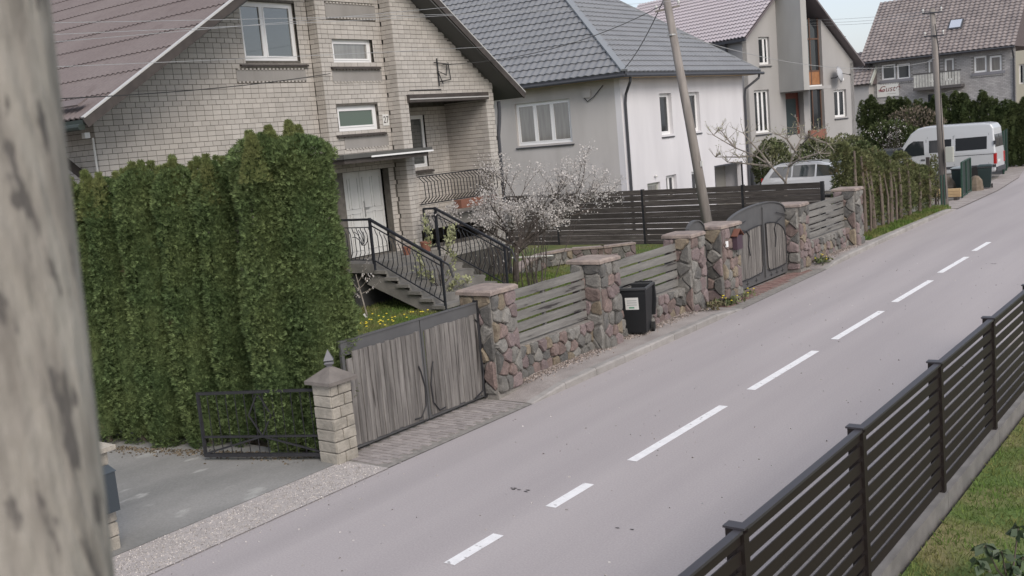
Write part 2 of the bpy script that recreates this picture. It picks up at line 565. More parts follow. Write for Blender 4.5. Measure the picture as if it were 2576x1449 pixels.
# tar marks and stains on the carriageway
tarm = mat('tar_mark', (.06, .055, .058), rough=.9)
rr = random.Random(3)
for (px, py, n, l) in [(1305, 1233, 6, .045), (1580, 1328, 2, .04), (2490, 663, 5, .05)]:
    p = AZ(px, py, .005)
    b = MB()
    for i in range(n):
        c = p + Vector((rr.uniform(-.16, .16), rr.uniform(-.05, .05), 0))
        a0 = rr.uniform(0, 3)
        b.add([c + Vector((math.cos(a0 + t) * l * rr.uniform(.3, 1), math.sin(a0 + t) * l * .5 * rr.uniform(.3, 1), 0)) for t in (0, 1.2, 2.4, 3.7, 5)], [(0, 1, 2, 3, 4)])
    b.build('tar_mark', tarm, road)
n = 450
yy = RS.uniform(4, 30, n)
P = np.stack([-10 + 5.9 * RS.beta(.8, 1.2, n), yy, np.full(n, .003)], 1)
o = scatter('road_grit', P, np.zeros((n, 3)), RS.uniform(.01, .035, n), T_HEX, mat('grit', (.10, .09, .085), (.6, .58, .56), scale=40, rough=.9, isl=.3), None, jit=.3)
tag(o, 'scattered grit and small stones on the carriageway', 'grit', None, 'stuff')

# raised footway with kerb stones, near run and far run
def footway(y0, y1, ys, xw, zt=.12):
    b = MB()
    for a, c in zip(ys, ys[1:]):
        za = zt * min(1, max(0, (a - y0) / 1.3)) * min(1, max(0, (y1 - a) / 1.3)) + .014
        zc = zt * min(1, max(0, (c - y0) / 1.3)) * min(1, max(0, (y1 - c) / 1.3)) + .014
        b.add([(xw, a, za), (edge(a) - .13, a, za), (edge(c) - .13, c, zc), (xw, c, zc)], [(0, 1, 2, 3)])
    return struct('footway', b, pave)


def kerb(y0, y1, name='kerb'):
    k = bpy.data.objects.new(name, None)
    COL.objects.link(k)
    ORG[k.name] = Vector((0, 0, 0))
    k['kind'] = 'structure'
    y = y0
    while y < y1 - .2:
        e = min(y + 1.0, y1)
        z0 = .125 * min(1, max(0, (y - y0) / 1.2)) * min(1, max(0, (y1 - y) / 1.2)) + .012
        z1 = .125 * min(1, max(0, (e - y0) / 1.2)) * min(1, max(0, (y1 - e) / 1.2)) + .012
        xa, xb = edge(y), edge(e)
        b = MB().add([(xa - .14, y + .006, -.05), (xa, y + .006, -.05), (xb, e - .006, -.05), (xb - .14, e - .006, -.05),
                      (xa - .14, y + .006, z0 + .006), (xa - .025, y + .006, z0), (xb - .025, e - .006, z1), (xb - .14, e - .006, z1 + .006),
                      (xa, y + .006, max(z0 - .03, .003)), (xb, e - .006, max(z1 - .03, .003))],
                     [(4, 5, 6, 7), (5, 8, 9, 6), (8, 1, 2, 9), (0, 1, 8, 5, 4), (3, 7, 6, 9, 2), (0, 4, 7, 3)])
        b.build('kerb_stone', kerbm, k)
        y = e
    return k


footway(13.2, 21.6, [13.2, 13.8, 14.5, 15, 17, 18, 19, 20, 20.3, 21, 21.6], -10.98)
kerb(13.2, 21.6)
footway(27.4, 42.4, [27.4, 28, 28.7, 30, 33, 36, 38, 40, 41.2, 41.8, 42.4], -11.4)
kerb(27.4, 42.4)
struct('gate_apron', strip(lambda y: -11.0, lambda y: edge(y), [9.75, 11, 12, 13.2], .008), lightmortar)
struct('gate_apron', strip(lambda y: -11.0, lambda y: edge(y), [21.6, 24, 27.4], .008), lightmortar)
apr = struct('paving', MB().box(-11.6, -11.05, 10, 13.2, -.05, .004), lightmortar)
pm = [unit_box('paver', .19, .095, .03, paverm, .003, i) for i in range(3)]
rp = [unit_box('red_paver', .19, .095, .03, redpaver, .003, i) for i in range(3)]
for yy0, yy1, meshes, nm in ((9.85, 13.15, pm, 'paver'), (21.75, 27.3, rp, 'red_paver')):
    cnt = 0
    y = yy0
    row = 0
    while y < yy1 and cnt < 295:
        x = -10.86 + (.1 if row % 2 else 0)
        lim = edge(y) - (.18 if nm == 'paver' else .35)
        while x < lim and cnt < 295:
            if nm == 'paver' or True:
                piece(nm, meshes[(cnt * 7 + row) % 3], (x, y, .004 + rr.uniform(-.002, .002)), apr, (0, 0, rr.uniform(-.02, .02)))
                cnt += 1
            x += .2
        y += .105
        row += 1

# gardens
GP = [(-11.05, .12), (-11.5, .45), (-12.4, .82), (-13.4, .95), (-40, .95)]


def gz(x, y=15):
    k = 1 - .78 * min(1, max(0, (y - 20) / 5))
    for (x0, z0), (x1, z1) in zip(GP, GP[1:]):
        if x1 <= x <= x0:
            return (z0 + (z1 - z0) * (x - x0) / (x1 - x0)) * k
    return (GP[-1][1] if x < -13 else GP[0][1]) * k


gb_ = MB()
gys = [10.35, 16, 20, 21, 22.5, 24, 25, 31.38]
for (x0, z0), (x1, z1) in zip(GP, GP[1:]):
    for y0, y1 in zip(gys, gys[1:]):
        gb_.add([(x0, y0, gz(x0, y0)), (x1, y0, gz(x1, y0)), (x1, y1, gz(x1, y1)), (x0, y1, gz(x0, y1))], [(0, 1, 2, 3)])
    gb_.add([(x0, 10.35, -.05), (x1, 10.35, -.05), (x1, 10.35, z1), (x0, 10.35, z0)], [(0, 1, 2, 3)])
struct('garden', gb_, lawn)
struct('yard', MB().add([(-40, 31.4, .02), (-10.6, 31.4, .02), (-10.75, 44, .02), (-11.4, 57, .02), (-14, 70, .02), (-60, 90, .02)], [(0, 1, 2, 3, 4, 5)]),
       mat('yard_gravel', (.26, .245, .225), (.20, .185, .165), scale=1.5, rough=.95, bump=.5, fine=.2))
struct('roadside_strip', strip(lambda y: edge(y) - 1.0, lambda y: edge(y) + .01, [42.4, 44, 47, 50, 53, 57, 63, 70, 85, 100], .026), pave)
struct('verge', MB().box(-11.5, -10.6, 32.4, 42.2, 0, .145), lawn)
gr = struct('lawn', MB().box(-2.85, 14, -10, 40, -.05, .03), lawnr)


def grass(name, n, x0, x1, y0, y1, z, s, label, dens=None):
    xs_ = RS.uniform(x0, x1, n)
    ys_ = RS.uniform(y0, y1, n)
    P = np.stack([xs_, ys_, np.array([gz(q, r_) for q, r_ in zip(xs_, ys_)]) if z is None else np.full(n, z)], 1)
    o = scatter(name, P, np.zeros((n, 3)), RS.uniform(.6, 1.3, n) * s, T_BLADE, grassm, None, jit=.45)
    return tag(o, label, 'grass', None, 'stuff')


grass('grass', 42000, -2.84, .6, 5.5, 17, .03, .055, 'short mown grass with brown patches inside the dark slat fence')
grass('grass', 30000, -16.8, -11.1, 10.4, 20.5, None, .075, 'rough garden grass behind the grey board gate')
grass('grass', 16000, -19, -11.1, 20, 31, None, .075, 'bright grass beside the curved retaining wall')
grass('grass', 9000, -11.3, -10.6, 32.5, 42, .145, .11, 'uneven grass at the foot of the roadside thujas')
n = 8000
P = np.stack([-10.78 + .80 * RS.beta(1, 1, n) + np.abs(RS.normal(0, .06, n)) + (RS.uniform(0, 1, n) < .06) * RS.uniform(0, .5, n), RS.uniform(4.3, 9.7, n), np.full(n, .014)], 1)
o = scatter('loose_gravel', P, np.zeros((n, 3)), RS.uniform(.006, .02, n), T_HEX, mat('gravel_stones', (.50, .47, .44), (.36, .335, .315), scale=30, rough=.9, isl=.5), None, jit=.3)
tag(o, 'pale loose gravel between driveway and road', 'gravel', None, 'stuff')
n = 5000
yy = np.concatenate([RS.uniform(13.9, 16.8, 1800), RS.uniform(17.5, 21.2, 1800), RS.uniform(28, 31.5, 1400)])
P = np.stack([-10.8 + np.abs(RS.normal(0, .14, n)), yy, np.full(n, .142)], 1)
o = scatter('leaf_litter', P, np.zeros((n, 3)), RS.uniform(.012, .035, n), T_HEX, mat('litter', (.20, .15, .12), (.42, .38, .36), scale=40, rough=.9, isl=.6), None, jit=.35)
tag(o, 'dry leaf litter along the foot of the stone wall', 'litter', None, 'stuff')

# ------------------------------------------------------------------ shared builders for buildings
def wall_frame(O, U, Nn):
    """maps (u along wall, z up, n outward) to world"""
    O, U, Nn = Vector(O), Vector(U).normalized(), Vector(Nn).normalized()
    return lambda u, z, n_=0: O + U * u + Vector((0, 0, z)) + Nn * n_


def quadbox(b, F, u0, u1, z0, z1, n0, n1, mi=0):
    vs = [F(u, z, n_) for n_ in (n0, n1) for z in (z0, z1) for u in (u0, u1)]
    return b.add(vs, [(0, 1, 3, 2), (4, 6, 7, 5), (0, 4, 5, 1), (2, 3, 7, 6), (0, 2, 6, 4), (1, 5, 7, 3)], mi)


def holed_wall(b, F, u0, u1, z0, top, holes, n0, n1):
    """rectangular wall between u0..u1, z0..top(u) piecewise; holes (u0,u1,z0,z1)"""
    us = sorted(set([u0, u1] + [h for H in holes for h in H[:2]]))
    for a, c in zip(us, us[1:]):
        cuts = [(H[2], H[3]) for H in holes if H[0] <= a + 1e-6 and H[1] >= c - 1e-6]
        cuts.sort()
        z = z0
        for (p, q) in cuts:
            if p > z:
                quadbox(b, F, a, c, z, p, n0, n1)
            z = q
        ta, tc = top(a), top(c)
        if min(ta, tc) > z:
            vs = [F(a, z, n0), F(c, z, n0), F(c, tc, n0), F(a, ta, n0), F(a, z, n1), F(c, z, n1), F(c, tc, n1), F(a, ta, n1)]
            b.add(vs, [(0, 3, 2, 1), (4, 5, 6, 7), (0, 1, 5, 4), (2, 3, 7, 6), (0, 4, 7, 3), (1, 2, 6, 5)])
    return b


def window(parent, F, u0, u1, z0, z1, n_=-.1, panes=(1,), fw=.07, gl=None, fr=None, sill=None, name='window', sw=.06):
    """window unit set n_ behind the wall face: frame part with mullions, each pane a sub-part, optional sill"""
    gl, fr = gl or glass, fr or whitepl
    b = MB()
    quadbox(b, F, u0, u1, z0, z0 + fw, n_ - .06, n_)
    quadbox(b, F, u0, u1, z1 - fw, z1, n_ - .06, n_)
    quadbox(b, F, u0, u0 + fw, z0 + fw, z1 - fw, n_ - .06, n_)
    quadbox(b, F, u1 - fw, u1, z0 + fw, z1 - fw, n_ - .06, n_)
    tot = sum(panes)
    us = [u0 + fw]
    for p_ in panes:
        us.append(us[-1] + (u1 - u0 - 2 * fw) * p_ / tot)
    for u in us[1:-1]:
        quadbox(b, F, u - sw / 2, u + sw / 2, z0 + fw, z1 - fw, n_ - .05, n_ + .005)
    o = b.build(name, fr, parent)
    for i, (a, c) in enumerate(zip(us, us[1:])):
        a2 = a + (sw / 2 if i else 0)
        c2 = c - (sw / 2 if i < len(panes) - 1 else 0)
        f2 = .035
        g_ = MB()
        quadbox(g_, F, a2, c2, z0 + fw, z0 + fw + f2, n_ - .03, n_ + .012)
        quadbox(g_, F, a2, c2, z1 - fw - f2, z1 - fw, n_ - .03, n_ + .012)
        quadbox(g_, F, a2, a2 + f2, z0 + fw + f2, z1 - fw - f2, n_ - .03, n_ + .012)
        quadbox(g_, F, c2 - f2, c2, z0 + fw + f2, z1 - fw - f2, n_ - .03, n_ + .012)
        g_.build('sash', fr, o)
        g_ = MB()
        quadbox(g_, F, a2 + f2, c2 - f2, z0 + fw + f2, z1 - fw - f2, n_ - .03, n_ - .015)
        g_.build('pane', gl[i] if isinstance(gl, list) else gl, o)
    if sill:
        b = MB()
        vs = [F(u0 - sill[0], z0 - .05, n_), F(u1 + sill[0], z0 - .05, n_), F(u1 + sill[0], z0 - .09, sill[1]), F(u0 - sill[0], z0 - .09, sill[1]),
              F(u0 - sill[0], z0 - .09, n_), F(u1 + sill[0], z0 - .09, n_), F(u1 + sill[0], z0 - .13, sill[1]), F(u0 - sill[0], z0 - .13, sill[1])]
        b.add(vs, [(0, 1, 2, 3), (4, 7, 6, 5), (0, 4, 5, 1), (3, 2, 6, 7), (0, 3, 7, 4), (1, 5, 6, 2)])
        b.build('sill', sill[2], o)
    return o


def tile_roof(O, U, V, w, h, wave, step, amp, lift, inside=None, ns=6):
    """pressed-tile slope: waves across, stepped rows up the slope; returns MB"""
    O, U, V = Vector(O), Vector(U).normalized(), Vector(V).normalized()
    Nn = U.cross(V).normalized()
    if Nn.z < 0:
        Nn = -Nn
    b = MB()
    nu = max(2, int(w / wave * ns))
    rows = int(math.ceil(h / step))
    hgt = [amp * math.cos(2 * PI * (i * w / nu) / wave) for i in range(nu + 1)]
    for r_ in range(rows):
        v0, v1 = r_ * step, min((r_ + 1) * step, h)
        base = len(b.v)
        lines = [(v0, -.004, 0), (v0, lift, 1), (v1, 0, 1)]
        for (v, l, a) in lines:
            for i in range(nu + 1):
                b.v.append(tuple(O + U * (i * w / nu) + V * v + Nn * (l + hgt[i])))
        for i in range(nu):
            if inside and not inside((i + .5) * w / nu, (v0 + v1) / 2):
                continue
            for k in (0, 1):
                a = base + k * (nu + 1) + i
                b.f.append((a, a + 1, a + nu + 2, a + nu + 1))
                b.m.append(0)
    return b


# ------------------------------------------------------------------ brick house, number 27
H1 = thing('brick_house', 'cream brick gable house with brown corrugated roof and number 27 plate', 'house', (-17, 16, .2))
YA, YB, YC, YD = 10.42, 15.77, 17.72, 21.25      # left end, bay start, right block start, right end
XL, XM, XR = -17.0, -16.72, -16.36
APEX = (16.30, 9.32)


def rake(y):
    return 5.23 + .6 * (y - 9.64) if y < APEX[0] else 5.36 + .7 * (21.82 - y)


FL = wall_frame((XL, 0, 0), (0, 1, 0), (1, 0, 0))
FM = wall_frame((XM, 0, 0), (0, 1, 0), (1, 0, 0))
FR = wall_frame((XR, 0, 0), (0, 1, 0), (1, 0, 0))
LOGX = -17.75
FG = wall_frame((LOGX, 0, 0), (0, 1, 0), (1, 0, 0))
winA = (13.98, 15.46, 6.36, 7.56)
winA2 = (13.95, 15.3, 3.2, 4.62)
winB = (16.16, 17.42, 6.27, 6.82)
winC = (16.1, 17.38, 4.80, 5.36)
winT = (16.16, 17.42, 7.75, 8.3)
door = (16.05, 17.5, 1.95, 3.94)
logg = (18.02, 20.92, 1.95, 5.36)
capA = (13.7, 15.55, 5.93, 6.17)
capB = (16.06, 17.6, 5.87, 6.12)
capC = (16.2, 17.6, 4.4, 4.66)
capT = (16.06, 17.6, 7.25, 7.55)
walls = []
b = MB()
holed_wall(b, FL, YA + .014, YB + .03, .2, rake, [winA, winA2], -.3, -.014)
wl = b.build('wall', mortar, H1)
b = MB()
holed_wall(b, FM, YB + .014, 16.46, .2, rake, [(16.1, 16.46, 4.8, 5.36), (16.16, 16.46, 6.27, 6.82), (16.05, 16.46, 1.95, 3.94)], -.3, -.014)
holed_wall(b, FM, 16.46, YC + .03, .2, rake, [(16.46, 17.38, 4.8, 5.36), (16.46, 17.42, 6.27, 6.82), (16.46, 17.5, 1.95, 3.94)], -.3, -.014)
wm = b.build('wall', mortar, H1)
b = MB()
holed_wall(b, FR, YC + .014, YD, .2, rake, [(18.02, 20.937, 1.95, 5.36)], -.3, -.014)
b.box(-28, XR - .3, YD - .3, YD - .014, .2, 5.6)
wr = b.build('wall', mortar, H1)
b = MB()
holed_wall(b, FG, 17.75, YD - .3, 1.9, lambda y: 5.6, [(19.1, 20.1, 3.78, 5.1)], -.2, -.014)
wg = b.build('loggia_wall', mortar, H1)
FS = wall_frame((0, YA, 0), (1, 0, 0), (0, -1, 0))
b = MB()
holed_wall(b, FS, -28, XL - .3, .2, lambda u: 5.3, [], -.3, -.014)
b.box(-28, -27.7, YA, YD, .2, 7)
ws = b.build('side_wall', mortar, H1)

BW, BH = .2, .1
bricks = []


def lay(F, u0, u1, z0, top, holes, wallobj, Udir, Nn, umod=0.0):
    r_ = 0
    z = z0
    while z < 9.4:
        k = int(round(z / BH))
        off = BW / 2 if k % 4 == 3 else 0
        u = math.floor((u0 - umod) / BW) * BW + umod - off
        while u < u1:
            a, c = max(u, u0) + .005, min(u + BW, u1) - .005
            if c - a > .04:
                um = (a + c) / 2
                segs = [(a, c)]
                for (h0, h1, g0, g1) in holes:
                    if z + BH > g0 + .03 and z < g1 - .03:
                        ns_ = []
                        for (p, q) in segs:
                            if q <= h0 or p >= h1:
                                ns_.append((p, q))
                            else:
                                if h0 - p > .03:
                                    ns_.append((p, h0))
                                if q - h1 > .03:
                                    ns_.append((h1, q))
                        segs = ns_
                for (p, q) in segs:
                    hb = min(BH - .01, min(top(p), top(q)) - z - .012)
                    if hb > .02:
                        bricks.append((F((p + q) / 2, z + .005 + hb / 2, -.008), q - p, Udir, Nn, wallobj, hb))
            u += BW
        z += BH


def inv(y):
    return 99


lay(FL, YA, YB, 3.6, rake, [winA, winA2, capA], wl, (0, 1, 0), (1, 0, 0), .02)
lay(FM, YB, YC, 3.9, rake, [winB, winC, winT, capB, capC, capT], wm, (0, 1, 0), (1, 0, 0), .07)
lay(FR, YC, YD, 1.6, rake, [logg], wr, (0, 1, 0), (1, 0, 0), .12)
lay(FG, 17.75, YD - .3, 2.6, lambda y: 5.3, [(19.1, 20.1, 3.78, 5.1)], wg, (0, 1, 0), (1, 0, 0), .05)
lay(FM, 17.5, YC, 1.9, lambda y: 3.95, [], wm, (0, 1, 0), (1, 0, 0), .07)
FS1 = wall_frame((0, YB, 0), (1, 0, 0), (0, -1, 0))
FS2 = wall_frame((0, YC, 0), (1, 0, 0), (0, -1, 0))
lay(FS1, XL, XM - .012, 3.6, lambda u: rake(YB) - .05, [], wm, (1, 0, 0), (0, -1, 0), .02)
lay(FS2, XM, XR - .012, 1.9, lambda u: rake(YC) - .05, [], wr, (1, 0, 0), (0, -1, 0), .02)
lay(FS, -21.5, XL, 3.6, lambda u: 5.25, [], ws, (1, 0, 0), (0, -1, 0), .02)
FI = wall_frame((0, 20.92, 0), (1, 0, 0), (0, -1, 0))
b = MB()
b.box(-17.9, XR - .016, 20.935, YD - .31, 1.9, 5.5)
b.build('loggia_cheek', mortar, H1)
MB().box(-17.9, XR - .31, YC + .035, 18.0, 1.9, 5.5).build('loggia_cheek', mortar, H1)
lay(FI, LOGX, XR, 2.4, lambda u: 5.35, [], wr, (1, 0, 0), (0, -1, 0), .02)


def vis(p):
    c = p - CAM
    x, y, d = c.dot(RIGHT), c.dot(DOWN), c.dot(FWD)
    px, py = 1288 + x / d * 1288 * FN, 724.5 + y / d * 1288 * FN
    return px, py, d


def score(t):
    px, py, d = vis(t[0])
    ok = 150 < px < 2576 and 0 < py < 1449
    if 240 < px < 880:
        ok = ok and py < 330
    full = t[1] > .18 and t[2][1] == 1 and t[5] > .089
    return (0 if ok and full else 1, d)


bricks.sort(key=score)
bm_ = [unit_box('brick', .06, 1, .09, brickm, .0015, i) for i in range(4)]
joined = {}
for i, (c, wdt, U, Nn, wo, hb) in enumerate(bricks):
    if i < 300:
        piece('brick', bm_[i % 4], c - Vector(Nn) * .022, wo, (0, 0, 0), (1, wdt, 1))
    else:
        j = joined.setdefault(wo.name, (wo, MB()))[1]
        j.obox(c - Vector(Nn) * .022, Vector(U) * wdt / 2, Vector(Nn) * (.03 + rr.uniform(-.0015, .0015)), (0, 0, hb / 2))
for nm, (wo, j) in joined.items():
    o = j.build('brick_courses', brickj, wo)
    o['kind'] = 'stuff'
# roughcast panels with dentil rows under the windows
dent = unit_box('dentil', .03, .055, .03, brickm)
for F, (u0, u1, z0, z1) in ((FL, capA), (FM, capB), (FM, capC), (FM, capT)):
    b = MB()
    quadbox(b, F, u0, u1, z0 + .012, z1, -.05, .012)
    pn = b.build('apron_panel', render_grey, H1)
    k = 0
    u = u0 + .06
    while u < u1 - .03:
        piece('dentil', dent, F(u, z0 - .002, .005), pn)
        piece('dentil', dent, F(u, z1 + .016, .02), pn)
        u += .1
window(H1, FL, *winA, -.1, (.42, .58), gl=glass, sill=(.16, .07, darkwood))
window(H1, FL, *winA2, -.1, (.42, .58), gl=glassc, sill=(.1, .06, darkwood))
window(H1, FM, *winB, -.1, (1,), gl=glassc, sill=(.12, .08, darkwood), fw=.08)
window(H1, FM, *winC, -.1, (1,), gl=mat('green_glass', (.05, .085, .06), rough=.05, spec=.9, ior=1.7), sill=(.12, .08, darkwood), fw=.08)
window(H1, FG, 19.1, 20.1, 3.78, 5.1, -.06, (1,), gl=glass, sill=(.08, .1, darkwood), fw=.06)
b = MB()
quadbox(b, FR, 17.98, 20.94, 5.34, 5.52, -.25, .09)
b.build('lintel', darkwood, H1)
b = MB()
quadbox(b, FR, 17.98, 20.94, 5.40, 5.425, .09, .10)
b.build('lintel_strip', zinc, H1)
# loggia floor and ceiling
MB().box(LOGX - .2, XR - .02, 18.0, 20.95, 2.35, 2.6).build('loggia_floor', render_grey, H1)
MB().box(LOGX - .2, XR - .31, 18.0, 20.95, 5.52, 5.6).build('loggia_ceiling', render_grey, H1)
# front door: two leaves with recessed panels
b = MB()
quadbox(b, FM, 16.0, 16.05, 1.95, 3.94, -.3, -.2)
quadbox(b, FM, 17.5, 17.55, 1.95, 3.94, -.3, -.2)
quadbox(b, FM, 16.0, 17.55, 3.90, 3.98, -.3, -.2)
b.build('door_frame', whitep2, H1)
for (u0, u1) in ((16.06, 16.77), (16.78, 17.49)):
    b = MB()
    quadbox(b, FM, u0, u1, 1.97, 3.89, -.29, -.25)
    for (z0, z1) in ((2.1, 2.95), (3.05, 3.75)):
        for (a, c) in ((u0 + .07, (u0 + u1) / 2 - .03), ((u0 + u1) / 2 + .03, u1 - .07)):
            for q in ((a, c, z0, z0 + .015), (a, c, z1 - .015, z1), (a, a + .015, z0, z1), (c - .015, c, z0, z1)):
                quadbox(b, FM, *q, -.25, -.235)
    d_ = b.build('door', whitep2, H1)
    if u0 > 16.5:
        b = MB()
        b.bar(FM(u0 + .06, 2.85, -.24), FM(u0 + .06, 3.2, -.24), .04, .02)
        b.bar(FM(u0 + .06, 3.05, -.2), FM(u0 + .2, 3.05, -.2), .02, .02)
        b.build('handle', steelm, d_)
# canopy over the door
b = MB().box(XM + .02, -15.75, 15.2, 18.0, 4.2, 4.29)
cn = b.build('door_canopy', mat('canopy_felt', (.10, .10, .095), (.075, .075, .072), scale=3, rough=.9), H1)
MB().box(-15.75, -15.735, 16.0, 18.02, 4.19, 4.225).build('canopy_edge_strip', whitepl, cn)
MB().box(-16.6, -15.8, 15.25, 17.9, 4.1, 4.195).build('canopy_soffit', darkwood, cn)
# number plate
def text_mesh(name, s, size, m_, shear=0, extrude=.002):
    c = bpy.data.curves.new(name, 'FONT')
    c.body = s
    c.size = size
    c.shear = shear
    c.extrude = extrude
    c.align_x = 'CENTER'
    c.align_y = 'CENTER'
    t_ = bpy.data.objects.new(name, c)
    COL.objects.link(t_)
    bpy.context.view_layer.update()
    me = bpy.data.meshes.new_from_object(t_.evaluated_get(bpy.context.evaluated_depsgraph_get()))
    bpy.data.objects.remove(t_)
    me.materials.clear()
    me.materials.append(m_)
    return me


b = MB()
quadbox(b, FM, 17.48, 17.68, 4.86, 5.12, .0, .015)
npz = b.build('number_plate', labelm, H1, bevel=.01)
piece('plate_digits', text_mesh('plate_digits', '27', .22, inkm), FM(17.58, 4.99, .017), npz, (PI / 2, 0, PI / 2), (.8, 1, 1))
# roof
sl = Vector((0, 1, .6)).normalized()
sr = Vector((0, -1, .7)).normalized()
ROOFX = (-28.5, -15.85)
roof = MB().add([(x, y, z) for x in ROOFX for (y, z) in ((9.64, 5.25), (APEX[0], APEX[1] - .07), (21.82, 5.38), (21.82, 5.32), (APEX[0], APEX[1] - .17), (9.64, 5.18))],
                [(0, 1, 2, 3, 4, 5), (6, 11, 10, 9, 8, 7), (0, 6, 7, 1), (1, 7, 8, 2), (2, 8, 9, 3), (3, 9, 10, 4), (4, 10, 11, 5), (5, 11, 6, 0)]).build('roof', mat('soffit_grey', (.10, .10, .098), rough=.8), H1)
rl = math.hypot(APEX[0] - 9.64, APEX[1] - 5.25)
nrow = 10
st = rl / nrow
for i in range(nrow):
    o_ = Vector((ROOFX[0], 9.59, 5.28)) + sl * (st * i)
    tile_roof(o_ + Vector((0, 0, .012)), (1, 0, 0), sl, ROOFX[1] - ROOFX[0], st + .05, .165, st + .05, .014, .024, ns=5).build('sheet_row', roofred, roof)
tile_roof((ROOFX[1], 21.87, 5.41), (-1, 0, 0), sr, ROOFX[1] - ROOFX[0], math.hypot(21.87 - APEX[0], APEX[1] - 5.41) , .165, .82, .024, .035, ns=5).build('sheet_rows', roofred, roof)
b = MB()
for (p, q) in (((9.57, 5.19), (APEX[0], APEX[1])), ((21.89, 5.35), (APEX[0], APEX[1]))):
    b.bar((-15.83, p[0], p[1] + .01), (-15.83, q[0], q[1] + .01), .03, .15, (1, 0, 0))
b.build('barge_board', darkwood, roof)
b = MB()
for (p, q) in (((9.55, 5.30), (APEX[0], APEX[1] + .1)), ((21.91, 5.45), (APEX[0], APEX[1] + .1))):
    b.bar((-15.86, p[0], p[1]), (-15.86, q[0], q[1]), .10, .025, (1, 0, 0))
b.build('verge_strip', zinc, roof)
# eaves on the left: gutter, raised snow lip, brace
b = MB()
b.tube([(-28, 9.51, 5.15), (-15.88, 9.51, 5.15)], .055, 8)
b.bar((-28, 9.57, 5.19), (-15.88, 9.57, 5.19), .03, .16, (0, 1, 0))
b.build('eaves_gutter', mat('green_black_trim', (.03, .04, .035), rough=.6), roof)
MB().bar((-20, 9.8, 5.6), (-16.2, 9.8, 5.58), .22, .03, sl).build('snow_guard', roofred, roof)
MB().bar((-17.6, YA + .02, 4.35), (-17.6, 9.55, 5.2), .1, .12).build('eaves_brace', darkwood, H1)
MB().box(-17.05, -16.95, 10.2, 10.3, 5.0, 5.1).build('junction_box', whitepl, H1)
MB().tube([(-16.98, 10.36, 5.0), (-16.98, 10.36, 4.3)], .018, 6).build('conduit', insul, H1)
# rainwater spout on the right eaves
MB().tube([(-16.4, 21.5, 5.28), (-16.4, 21.5, 5.05), (-16.4, 21.45, 4.75), (-16.4, 21.36, 4.4), (-16.4, 21.36, .3)], .05, 8).build('downpipe', gutter, H1)
b = MB()
b.tube([(-16.36, 18.1, 5.62), (-16.34, 19.2, 5.62)], .012, 5)
b.tube([FR(19.0, 6.25, .05), FR(19.45, 6.22, .06), FR(19.4, 5.95, .06), FR(19.1, 6.05, .06), FR(19.25, 5.75, .06)], .014, 5)
b.tube([FR(19.5, 6.25, .06), FR(19.55, 5.85, .06), FR(19.15, 5.8, .06)], .014, 5)
b.tube([FR(19.15, 6.35, .02), FR(19.15, 5.7, .02)], .02, 5)
b.build('service_bracket', black, H1)


def belly(p, up, h, bulge, n_=8):
    p, up, bulge = Vector(p), Vector(up), Vector(bulge)
    pr = [(0, 0), (.04, 0), (.22, .95), (.5, .9), (.78, .85), (.95, 0), (1, 0)]
    return [p + up * (h * t) + bulge * k for t, k in pr]


# loggia railing with bellied bars
b = MB()
b.bar((-16.3, 18.0, 3.62), (-16.3, 20.95, 3.62), .04, .025)
b.bar((-16.3, 18.0, 2.97), (-16.3, 20.95, 2.97), .04, .025)
lr = b.build('loggia_railing', black, H1)
bb = MB().tube(belly((0, 0, 0), (0, 0, 1), .65, (.16, 0, 0)), .012, 5).mesh('railing_bar', black)
for i in range(24):
    piece('railing_bar', bb, (-16.3, 18.06 + i * .12, 2.97), lr)
MB().box(-16.28, -16.05, 19.2, 20.6, 2.75, 2.95).build('flower_box', terracotta, H1)

# ------------------------------------------------------------------ entrance staircase
SX, SY0, SY1, SZ = -15.6, 15.55, 17.75, 1.95
ST = thing('entrance_staircase', 'concrete staircase with black wrought railings beside the thuja hedge', 'staircase', (-14.5, 16.6, .95))
b = MB()
b.box(XL + .29, SX, SY0, SY1, SZ - .2, SZ)
b.build('landing', mat('stair_concrete', (.22, .21, .195), (.15, .145, .135), scale=3, rough=.95, bump=.4, fine=.15), ST)
NS, RUN = 6, .31
GZ = .95
RISE = (SZ - GZ) / (NS + 1)
sm = MATS['stair_concrete']
for i in range(NS):
    x0 = SX + i * RUN
    zt = SZ - (i + 1) * RISE
    MB().box(x0 - .01, x0 + RUN + .03, SY0, SY1, zt - .07, zt).build('tread', sm, ST)
    MB().box(x0 - .005, x0 + .03, SY0 + .05, SY1 - .05, zt + .002, zt + RISE - .07 if i else zt + RISE - .2).build('riser', sm, ST)
for y in (SY0 + .06, SY1 - .3):
    b = MB()
    b.prism([(SX - .05, y, SZ - .2), (SX + NS * RUN, y, SZ - .08 - NS * RISE - .02), (SX + NS * RUN, y, SZ - .35 - NS * RISE), (SX - .3, y, SZ - .45)], (0, .24, 0))
    b.build('stringer', sm, ST)
MB().box(-16.35, -16.2, SY0 + .1, SY1 - .1, .8, SZ - .25).build('support_wall', mat('stair_void_shade', (.06, .06, .06), rough=1), ST)  # shade of the void under the landing put into this dark colour
XE = SX + 6.1 * RUN
ZE = SZ - 6.1 * RISE
